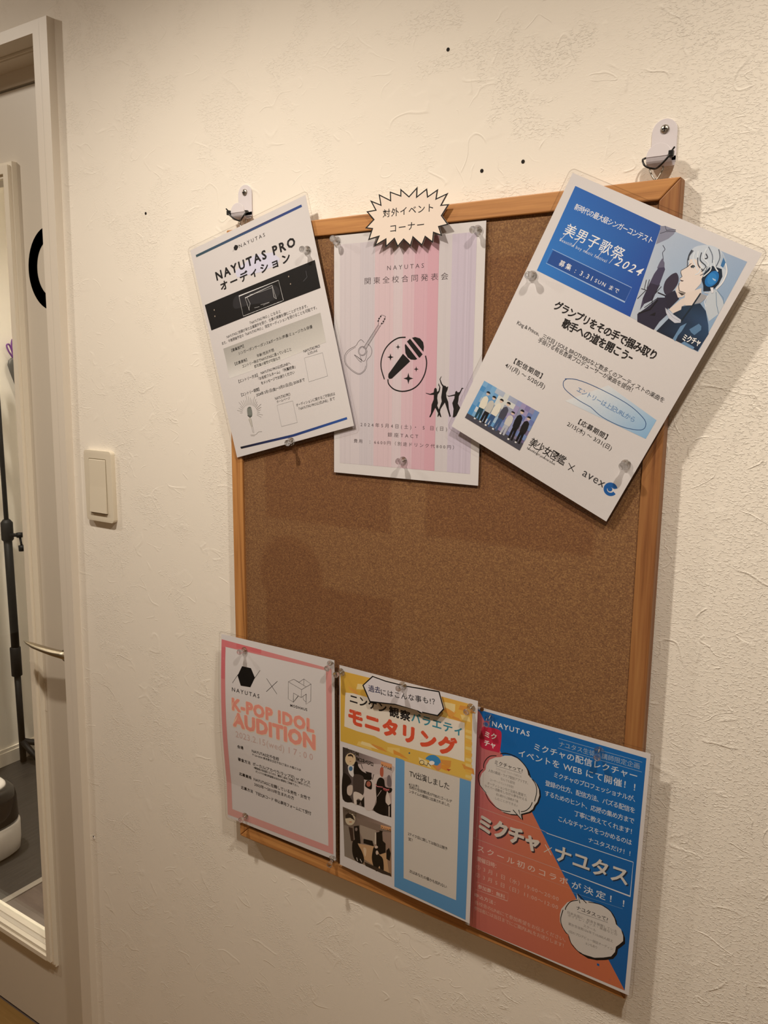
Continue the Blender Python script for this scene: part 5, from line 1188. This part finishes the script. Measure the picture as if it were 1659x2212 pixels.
# ================================================================== the cork board
board = tag(empty('cork_board', W(300, 450, 8)), 'large cork notice board in a pale pine frame hung on the wall', 'notice board')
F = 20.0
def rail(name, quad, m):
    bm = B(); hexa(bm, [W(*p, 0) for p in quad] + [W(*p, 16.2) for p in quad]); bmesh.ops.recalc_face_normals(bm, faces=bm.faces)
    return bevel(child(board, name, bm, m), 0.0013)
e = 0.15
rail('frame_rail', [(e, 0), (600 - e, 0), (600 - F - e, F), (F + e, F)], M['wood_x'])
rail('frame_rail', [(F + e, 900 - F), (600 - F - e, 900 - F), (600 - e, 900), (e, 900)], M['wood_x'])
rail('frame_rail', [(0, e), (F, F + e), (F, 900 - F - e), (0, 900 - e)], M['wood_z'])
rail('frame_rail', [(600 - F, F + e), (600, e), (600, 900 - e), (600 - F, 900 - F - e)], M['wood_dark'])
bm = B(); slab(bm, 17, 583, 17, 883, 4.2, 13); child(board, 'cork_panel', bm, M['cork'])
for X in (23.0, 573.5):      # rings screwed into the top edge of the frame
    bm = B()
    tri = [(-6.2, -13), (0, -15.5), (6.2, -13), (5.2, -8), (0, -1.0), (-5.2, -8)]
    tube(bm, [W(X + a, b_, 8) for a, b_ in spline(tri, True, 4)], 0.0009, 8, closed=True)
    tube(bm, [W(X, -2.5, 8), W(X, 4, 8)], 0.0011, 8)
    child(board, 'hanging_ring', bm, M['steel'], smooth=True)

# ------------------------------------------------------------------ wall hooks, ties, nails, switch
def make_hook(X, label):
    root = tag(empty('wall_hook', W(X, -30, 17.5)), label, 'hook', 'white steel hooks that carry the board')
    hw = 12.3
    prof = [(17.6, -48)] + [(17.6, -17 + i) for i in range(0, 4, 3)]
    mid = [(16.0, -24), (16.0, -20)] + [(8.6 + 7.4 * math.cos(t), -19.5 + 6.0 * math.sin(t)) for t in [math.pi * i / 10 for i in range(1, 10)]] + [(1.2, -20), (1.0, -23)]
    # back plate with a round top, a bend, and a round tongue turned up in front
    bm = B(); out = [(BX + (X + hw * math.cos(t)) / 1000, BZ - (-47.5 - hw * math.sin(t)) / 1000) for t in [math.pi * i / 16 for i in range(17)]]
    out += [(BX + (X - hw) / 1000, BZ + 0.019), (BX + (X + hw) / 1000, BZ + 0.019)]
    prism(bm, out, BY + 0.0162, BY + 0.0178)
    bevel(child(root, 'back_plate', bm, M['hook']), 0.0004)
    bm = B(); ra = []
    for D, Y in mid: ra.append([bm.verts.new(W(X - hw, Y, D)), bm.verts.new(W(X + hw, Y, D))])
    for a, b_ in zip(ra, ra[1:]): bm.faces.new([a[0], a[1], b_[1], b_[0]])
    bmesh.ops.solidify(bm, geom=bm.faces[:], thickness=0.0014); bmesh.ops.recalc_face_normals(bm, faces=bm.faces)
    child(root, 'hook_bend', bm, M['hook'], smooth=False)
    bm = B(); out = [(BX + (X + hw * math.cos(t)) / 1000, BZ - (-21.5 - hw * math.sin(t)) / 1000) for t in [math.pi * i / 16 for i in range(17)]]
    prism(bm, out, BY + 0.0006, BY + 0.0020)
    bevel(child(root, 'tongue', bm, M['hook']), 0.0004)
    bm = B(); lathe(bm, [(0.0, 0.0005), (0.0044, 0.0), (0.0040, -0.0012), (0.0022, -0.0020), (0.0, -0.0022)], 20)
    sc = obj('screw', bm, M['steel'], root, loc=W(X, -50, 16.2) - root.location, smooth=True)
    bm = B()
    for a, b_ in ((2.6, 0.5), (0.5, 2.6)): prism(bm, [(-a / 1000, -b_ / 1000), (a / 1000, -b_ / 1000), (a / 1000, b_ / 1000), (-a / 1000, b_ / 1000)], -0.0026, -0.0014)
    obj('cross_recess', bm, M['hole'], sc, loc=(0, 0, 0))
make_hook(20.5, 'white steel wall hook behind the tilted poster with the dark stage photo')
make_hook(577, 'white steel wall hook above the pine frame corner beside the blue-headed poster')
def make_tie(X, side, label):
    root = tag(empty('cable_tie', W(X, -14, 4)), label, 'cable tie', 'black cable ties on the hooks')
    k = side
    loop = [(X - k * 13.6, -22.5, 7), (X - k * 13.8, -20, 2), (X - k * 11, -14.5, -0.6), (X - k * 6, -11.6, 1.5), (X - k * 1.5, -11.4, 5), (X + k * 3, -12.4, 1.5), (X + k * 9, -16.5, -1.4), (X + k * 14, -21.5, -1.6), (X + k * 13.6, -22.5, 7), (X + k * 9, -23.5, 9), (X, -24.2, 9.4), (X - k * 9, -24.0, 9.0)]
    bm = B(); tube(bm, spline([W(*p) for p in loop], True, 5), 0.0010, 8, closed=True)
    child(root, 'loop', bm, M['tie'], smooth=True)
    bm = B(); slab(bm, X + k * 14.2 - 2.4, X + k * 14.2 + 2.4, -25, -19, -3, 1.6)
    bevel(child(root, 'head', bm, M['tie']), 0.0006)
    bm = B(); tube(bm, [W(X + k * 14.2, -24, -1), W(X + k * 17.5, -27.5, -2.5)], 0.0009, 6); child(root, 'tail', bm, M['tie'])
make_tie(20.5, -1, 'black cable tie looped round the hook behind the tilted poster with the stage photo')
make_tie(575, 1, 'black cable tie looped round the hook above the frame corner, its knot sticking out')

for X, Y, lab in ((-180.1, -41.8, 'tiny dark nail hole in the bare wall between door and board'),
                  (329.9, -170.3, 'tiny dark nail hole highest up on the wall above the board'),
                  (426.3, -39.0, 'tiny dark nail hole above the board nearest the blue-headed poster'),
                  (376.6, -35.4, 'tiny dark nail hole just above the top rail of the frame')):
    bm = B(); lathe(bm, [(0.0, 0.0006), (0.0019, 0.0004), (0.0021, -0.0002), (0.0014, -0.0004), (0.0, -0.0005)], 12)
    tag(obj('nail_hole', bm, M['hole'], loc=W(X, Y, 18) + Vector((0, -0.0002, 0))), lab, 'nail hole', 'nail holes in the wallpaper')
chip = tag(empty('wall_chip', W(-387.7, 1048, 17.8)), 'small white chip with a dark hole low on the wall beside the door casing', 'wall damage')
bm = B(); lathe(bm, [(0.0, 0.0004), (0.0040, 0.0003), (0.0034, -0.0005), (0.0, -0.0008)], 12); obj('chipped_plaster', bm, M['white_plastic'], chip)
bm = B(); lathe(bm, [(0.0, -0.0006), (0.0016, -0.0007), (0.0, -0.0012)], 10); obj('hole', bm, M['hole'], chip, loc=(0.0, 0, 0.0034))

sw = tag(empty('light_switch', W(-312, 380, 17.8)), 'ivory wall switch plate with one wide rocker beside the door', 'switch')
bm = B(); prism(bm, rounded(-0.0345, 0.0345, -0.0595, 0.0595, 0.006), -0.0078, 0.0003)
o = obj('cover_plate', bm, M['switch'], sw); bevel(o, 0.0042, 4)
for p in o.data.polygons: p.use_smooth = True
bm = B(); prism(bm, rounded(-0.0215, 0.0215, -0.0462, 0.0462, 0.001), -0.0082, -0.0070); obj('rocker_gap', bm, plain('dark_seam', '#8c8068', 0.6), sw)
bm = B()
prof = [(-0.0450, -0.0080), (-0.0440, -0.0120), (0.0, -0.0098), (0.0440, -0.0088), (0.0450, -0.0080)]
rr = [[bm.verts.new((x, y, z)) for x in (-0.0208, 0.0208)] for z, y in prof]
for a, b_ in zip(rr, rr[1:]): bm.faces.new([a[0], a[1], b_[1], b_[0]])
bk = [[bm.verts.new((x, -0.0072, z)) for x in (-0.0208, 0.0208)] for z in (-0.0450, 0.0450)]
bm.faces.new([r[0] for r in rr] + [bk[1][0], bk[0][0]]); bm.faces.new([r[1] for r in rr] + [bk[1][1], bk[0][1]])
bm.faces.new([bk[0][0], bk[0][1], bk[1][1], bk[1][0]]); bm.faces.new([rr[0][0], rr[0][1], bk[0][1], bk[0][0]]); bm.faces.new([rr[-1][0], rr[-1][1], bk[1][1], bk[1][0]])
bmesh.ops.recalc_face_normals(bm, faces=bm.faces)
bevel(obj('rocker', bm, M['switch'], sw), 0.0006)

# ================================================================== printed sheets
STEP = 0.000012; BASE = 0.00007
TEXTS = []           # pending text: built together so that the fonts are laid out in two passes
class Bend:          # surface of a sheet: local metres -> depth (negative = towards the room)
    def __init__(self, w, h, z, bulge=0.0, edge=0.0): self.w, self.h, self.z, self.b, self.e = w, h, z, bulge, edge
    def __call__(self, x, zl):
        u = x / self.w + 0.5; v = 0.5 - zl / self.h
        a, b_, c, d = self.z
        return ((a * (1 - u) + b_ * u) * (1 - v) + (d * (1 - u) + c * u) * v + self.b * math.sin(math.pi * min(1, max(0, u))) * math.sin(math.pi * min(1, max(0, v)))
                + self.e * (1 - min(1, max(0, u))) ** 1.5 * math.sin(math.pi * min(1, max(0, v * 1.25)))) / 1000
def grid_cut(bm, w, h, s=0.0145):
    for ax, lim in ((0, w), (2, h)):
        n = int(lim / s)
        for i in range(1, n):
            co = [0, 0, 0]; co[ax] = -lim / 2 + lim * i / n; no = [0, 0, 0]; no[ax] = 1
            bmesh.ops.bisect_plane(bm, geom=bm.verts[:] + bm.edges[:] + bm.faces[:], dist=1e-7, plane_co=co, plane_no=no)
def add_poly(bm, cl, pts, cols, y):
    if len(pts) < 3: return
    tri = tessellate_polygon([[Vector((x, z, 0)) for x, z in pts]])
    vs_ = [bm.verts.new((x, y, z)) for x, z in pts]
    for t in tri:
        a, b_, c = (pts[i] for i in t)
        if abs((b_[0] - a[0]) * (c[1] - a[1]) - (b_[1] - a[1]) * (c[0] - a[0])) < 1e-12: continue
        try: f = bm.faces.new([vs_[i] for i in t])
        except ValueError: continue
        for l, i in zip(f.loops, t): l[cl] = cols[i]
def add_line(bm, cl, pts, w, col, y):
    n = len(pts)
    if n < 2: return
    L, R = [], []
    for i, (x, z) in enumerate(pts):
        a = pts[max(0, i - 1)]; b_ = pts[min(n - 1, i + 1)]
        if i == 0 and pts[0] == pts[-1] and n > 2: a = pts[-2]
        if i == n - 1 and pts[0] == pts[-1] and n > 2: b_ = pts[1]
        dx, dz = b_[0] - a[0], b_[1] - a[1]; l = math.hypot(dx, dz) or 1
        px_, pz_ = -dz / l, dx / l
        if 0 < i < n - 1:
            e1 = (x - pts[i - 1][0], z - pts[i - 1][1]); l1 = math.hypot(*e1) or 1
            k = 1 / max(0.35, abs((-e1[1] * px_ + e1[0] * pz_) / l1))
        else: k = 1
        L.append(bm.verts.new((x + px_ * w / 2 * k, y, z + pz_ * w / 2 * k))); R.append(bm.verts.new((x - px_ * w / 2 * k, y, z - pz_ * w / 2 * k)))
    for i in range(n - 1):
        f = bm.faces.new([L[i], L[i + 1], R[i + 1], R[i]])
        for l in f.loops: l[cl] = col
def face_out(bm):
    for f in bm.faces:
        f.normal_update()
        if f.normal.y > 0: f.normal_flip()
class Levels:        # a print lies one ink layer above whatever it overlaps
    def __init__(self): self.boxes = []
    def put(self, pts, m=0.0):
        xs = [p[0] for p in pts]; zs = [p[1] for p in pts]
        b = (min(xs) - m, max(xs) + m, min(zs) - m, max(zs) + m)
        l = 1 + max([q[4] for q in self.boxes if b[0] < q[1] and q[0] < b[1] and b[2] < q[3] and q[2] < b[3]], default=0)
        self.boxes.append((*b, l)); return l
def build_sheet(key, root, bend, w, h, ox, oy, skip_first=False, textgap=0.00006):
    """artwork mesh and queued lettering for the items of one sheet; ox, oy: centre in the items' millimetres"""
    bm = B(); cl = bm.loops.layers.float_color.new('ink'); lay = 0; groups = [('artwork', bm)]
    conv = lambda a: [((a[i] - ox) / 1000, (oy - a[i + 1]) / 1000) for i in range(0, len(a), 2)]
    texts = []; lv = Levels(); top = 0
    for it in PRINTS[key]:
        if it[0] == 'g':
            bm = B(); cl = bm.loops.layers.float_color.new('ink'); groups.append((it[1], bm))
        elif it[0] == 'p':
            cols = it[1] if isinstance(it[1], list) else None
            pts = conv(it[2])
            if it[3]: pts = spline(pts, True, 4); cols = None if cols is None else [cols[0]] * len(pts)
            lay = lv.put(pts); top = max(top, lay)
            cc = [lin(c) for c in cols] if cols else [lin(it[1])] * len(pts)
            add_poly(bm, cl, pts, cc, -lay * STEP - BASE)
        elif it[0] == 'l':
            pts = conv(it[3])
            if it[4]: pts = spline(pts, False, 4)
            lay = lv.put(pts); top = max(top, lay)
            add_line(bm, cl, pts, it[2] / 1000, lin(it[1]), -lay * STEP - BASE)
        else:
            th = math.radians(it[4]); u0, v0 = it[2] - ox, oy - it[3]; ww, hh = it[6], it[5]
            q = [(u0 + a * math.cos(th) + b_ * math.sin(th), v0 - a * math.sin(th) + b_ * math.cos(th)) for a, b_ in ((0, 0), (ww, 0), (ww, hh * 0.8), (0, hh * 0.8))]
            lay = lv.put([(a / 1000, b_ / 1000) for a, b_ in q], -0.0004); top = max(top, lay); texts.append((it, lay))
    for name, bm in groups:
        if not bm.verts: bm.free(); continue
        grid_cut(bm, w, h)
        for v in bm.verts: v.co.y += bend(v.co.x, v.co.z)
        face_out(bm)
        obj(name, bm, M['ink'], root)
    TEXTS.append((key, root, bend, texts, ox, oy, top))
    return -(top + 1) * STEP - BASE
def flush_texts():
    jobs = []
    for key, root, bend, texts, ox, oy, lay in TEXTS:
        for i, (it, l) in enumerate(texts):
            c = bpy.data.curves.new('lettering', 'FONT'); c.body = it[1]; c.resolution_u = 2; c.size = 1.0
            c.offset = max(-0.006, min(0.006, it[7] * 0.010))
            o = bpy.data.objects.new('lettering_tmp', c); coll.objects.link(o); jobs.append((o, it))
    dg = bpy.context.evaluated_depsgraph_get(); dg.update()
    for o, it in jobs:
        w1 = max(0.01, o.dimensions[0]); sp = it[6] / (w1 * it[5] * 1.02)
        o.data.space_character = min(3.0, max(0.86, sp))
    dg = bpy.context.evaluated_depsgraph_get(); dg.update()
    ji = 0
    for key, root, bend, texts, ox, oy, lay in TEXTS:
        for i, (it, l) in enumerate(texts):
            bm = B(); cl = bm.loops.layers.float_color.new('ink')
            o, _ = jobs[ji]; ji += 1
            me = o.evaluated_get(dg).to_mesh()
            xs = [v.co.x for v in me.vertices]
            if not xs: bm.free(); continue
            x0, wd = min(xs), max(xs) - min(xs)
            s = it[5] * 1.02 / 1000; sx = it[6] / 1000 / wd
            th = math.radians(it[4]); ct, st = math.cos(th), math.sin(th); sk = it[9]
            col = lin(it[8]); y = -(l + 0.3) * STEP - BASE
            # heavy weights: the glyph is stamped a few times around its place, each print a hair above the last
            rad = max(0.0, it[7] * 0.0095 - 0.006) * s
            m_ = 0 if rad < 0.00001 else (4 if it[7] < 2 else 8)
            stamps = [(0, 0)] + [(rad * math.cos(2 * math.pi * q / m_ + 0.4), rad * math.sin(2 * math.pi * q / m_ + 0.4)) for q in range(m_)]
            for si, (dx_, dy_) in enumerate(stamps):
                vmap = []
                for v in me.vertices:
                    a = (v.co.x - x0) * sx + v.co.y * sk * s + dx_; b_ = v.co.y * s + dy_
                    uu = it[2] / 1000 + a * ct + b_ * st; vv = it[3] / 1000 + a * st - b_ * ct
                    X, Z = uu - ox / 1000, oy / 1000 - vv
                    vmap.append(bm.verts.new((X, y - si * 0.0000011 + bend(X, Z), Z)))
                for p in me.polygons:
                    try: f = bm.faces.new([vmap[j] for j in p.vertices])
                    except ValueError: continue
                    for lp in f.loops: lp[cl] = col
            o.to_mesh_clear()
            face_out(bm)
            obj('line_of_text', bm, M['ink'], root)
    for o, it in jobs:
        c = o.data; bpy.data.objects.remove(o); bpy.data.curves.remove(c)
def a4(key, label, bulge=0.0, edge=0.0):
    X, Y, th, a, b_, c, d = SHEET_POSE[key]
    root = tag(empty('laminated_poster', W(X, Y, 0), (0, th, 0)), label, 'poster')
    w, h = 0.210, 0.297
    bend = Bend(w, h, (a, b_, c, d), bulge, edge)
    bm = B(); v = [bm.verts.new(p) for p in ((-w / 2, 0, -h / 2), (w / 2, 0, -h / 2), (w / 2, 0, h / 2), (-w / 2, 0, h / 2))]; bm.faces.new(v)
    grid_cut(bm, w, h); bmesh.ops.solidify(bm, geom=bm.faces[:], thickness=-0.00012)
    for q in bm.verts:
        q.co.y = (0.00012 if abs(q.co.y) > 6e-5 else 0.0) + bend(q.co.x, q.co.z)
    bmesh.ops.recalc_face_normals(bm, faces=bm.faces)
    obj('paper', bm, M['paper'], root)
    top = build_sheet(key, root, bend, w, h, 105, 148.5)
    fw, fh = w / 2 + 0.0042, h / 2 + 0.0042
    ol = rounded(-fw, fw, -fh, fh, 0.006, 5); il = rounded(-fw + 0.0007, fw - 0.0007, -fh + 0.0007, fh - 0.0007, 0.0054, 5)
    bm = B()
    vo = [bm.verts.new((x, top - 0.00022, z)) for x, z in ol]; vi = [bm.verts.new((x, top - 0.00022, z)) for x, z in il]
    n = len(ol)
    for i in range(n): bm.faces.new([vo[i], vo[(i + 1) % n], vi[(i + 1) % n], vi[i]]).material_index = 1
    bm.faces.new(vi)
    grid_cut(bm, w, h, 0.02)
    for q in bm.verts: q.co.y += bend(q.co.x, q.co.z)
    face_out(bm)
    obj('laminate_film', bm, [M['film'], M['film_edge']], root, smooth=True)
    return root, bend, top
SH = {}
# fine vertical streaks of the striped background, slightly lighter or darker than the band they lie on
rnd = random.Random(4)
base_bands = [it for it in PRINTS['B'][:10] if it[0] == 'p']
streaks = []
for i in range(60):
    x = rnd.uniform(10, 197); w = rnd.choice([0.3, 0.5, 0.8, 1.4, 2.2])
    under = [it for it in base_bands if it[2][0] <= x <= it[2][2]][-1]
    f = rnd.uniform(0.93, 1.06)
    streaks.append(('p', [tuple(min(1.0, q * f) for q in lin(under[1])[:3]) + (1.0,)] * 4, [x, 11, x + w, 11, x + w, 284, x, 284], 0))
PRINTS['B'][10:10] = streaks
SH['B'] = a4('B', 'pale pink striped recital poster with guitar, microphone and dancers, pinned under the starburst sign')
SH['A'] = a4('A', 'tilted white audition poster with blue bars and a black stage photo at the board corner', -1.5)
SH['C'] = a4('C', 'strongly tilted white contest poster with a blue header and drawn headphone singer', -3)
SH['D'] = a4('D', 'pink-bordered idol audition poster with black hexagon logo at the lower board corner', -1, -6)
SH['F'] = a4('F', 'blue and orange lecture poster with two white cloud bubbles at the lower board corner', -1)
SH['E'] = a4('E', 'yellow and blue television poster with two photographs, between the pink-bordered and blue-orange ones', -1)

def card(key, name, label, cat, D, tilt, ox, oy):
    root = tag(empty(name, W(ox, oy, D), (math.radians(tilt), 0, 0)), label, cat)
    first = PRINTS[key][0]
    pts = [((first[2][i] - ox) / 1000, (oy - first[2][i + 1]) / 1000) for i in range(0, len(first[2]), 2)]
    bm = B(); prism(bm, pts, 0.0, 0.0006); obj('card', bm, M['card'], root)
    flat = lambda x, z: 0.0
    build_sheet(key, root, flat, 0.2, 0.2, ox, oy)
    return root
card('burst', 'starburst_sign', 'white spiky starburst sign with black outline over the top frame rail', 'sign', -5.2, -1.2, 280, 6)
card('tag', 'speech_bubble_sign', 'white six-sided speech bubble sign pinned across the yellow television poster', 'sign', -12.6, 0, 308, 600)
flush_texts()

# ------------------------------------------------------------------ push pins
def make_pin():
    root = empty('push_pin', (0, 0, 0)); root.scale = (1.12, 1.08, 1.12)
    bm = B()
    lathe(bm, [(0.0, 0.0), (0.0044, 0.0), (0.0050, -0.0007), (0.0048, -0.0015), (0.0031, -0.0024), (0.0022, -0.0034), (0.0021, -0.0068), (0.0026, -0.0086), (0.0034, -0.0102), (0.0037, -0.0118), (0.0033, -0.0129), (0.0018, -0.0133), (0.0, -0.0134)], 20)
    obj('grip', bm, M['clear'], root, smooth=True)
    bm = B(); lathe(bm, [(0.0, 0.0075), (0.00055, 0.0060), (0.00055, -0.0040), (0.0, -0.0042)], 8)
    obj('needle', bm, M['steel'], root, smooth=True)
    return root
def surf(key, X, Y):
    if key is None: return 0
    x, y, th = SHEET_POSE[key][:3]
    a, b_ = (X - x) / 1000, (Y - y) / 1000
    u = a * math.cos(th) + b_ * math.sin(th); v = -a * math.sin(th) + b_ * math.cos(th)
    _, bend, top = SH[key]
    return (bend(u, -v) + top) * 1000 - 0.35
PINS = [('A', 143.2, 36.9, 1.7, 0.1, 'clear push pin near the top edge of the poster with the stage photo'),
        ('A', 113.2, 281.5, 3.5, 1.4, 'clear push pin at the bottom edge of the poster with the stage photo'),
        ('B', 186.9, 28.3, 2.8, -1.1, 'clear push pin in the striped poster corner nearest the stage photo poster'),
        ('B', 382.5, 31.5, -0.2, 1.4, 'clear push pin in the striped poster corner nearest the blue-headed poster'),
        ('B', 288.4, 296.6, 1.0, -0.6, 'clear push pin at the bottom of the striped poster'),
        ('C', 452.6, 85.4, 0.5, 0.4, 'clear push pin just below the blue header of the tilted poster'),
        ('C', 565.0, 281.3, 0.5, 0.4, 'clear push pin near the bottom corner of the blue-headed poster'),
        ('D', 22.2, 594.0, 1.2, -1.9, 'clear push pin in the top border of the pink-bordered poster, above the hexagon'),
        ('D', 179.4, 581.3, 2.4, 3.0, 'clear push pin in the pink-bordered poster corner nearest the yellow poster'),
        ('D', 16.6, 859.8, 1.2, 0.6, 'clear push pin in the lower border of the pink-bordered poster, over the frame'),
        ('D', 183.3, 869.3, 2.2, 5.0, 'clear push pin tipped down at the bottom corner of the pink-bordered poster'),
        ('E', 199.4, 588.0, -1.6, 0.8, 'clear push pin in the yellow poster corner next to the pink-bordered poster'),
        ('E', 396.6, 589.2, -0.5, 1.6, 'clear push pin in the yellow poster corner next to the blue-orange poster'),
        ('F', 419.1, 597.3, 0.6, 7.5, 'clear push pin tipped down beside the school name on the blue-orange poster'),
        ('F', 553.9, 603.1, 1.7, 5.0, 'clear push pin in the top line of text on the blue-orange poster'),
        ('tag', 301.6, 581.5, 0.8, -0.6, 'clear push pin through the six-sided speech bubble sign')]
proto = make_pin(); first = True
for key, X, Y, tx, ty, lab in PINS:
    D = -13.4 if key == 'tag' else surf(key, X, Y)
    if first: r = proto; first = False
    else:
        r = proto.copy(); coll.objects.link(r)
        for ch in list(proto.children):
            c = ch.copy(); coll.objects.link(c); c.parent = r
    r.location = W(X, Y, D)
    r.rotation_euler = (math.atan2(ty, 13.0), 0, math.atan2(-tx, -13.0) - math.pi if False else math.atan2(tx, 13.0))
    tag(r, lab, 'push pin', 'clear push pins')
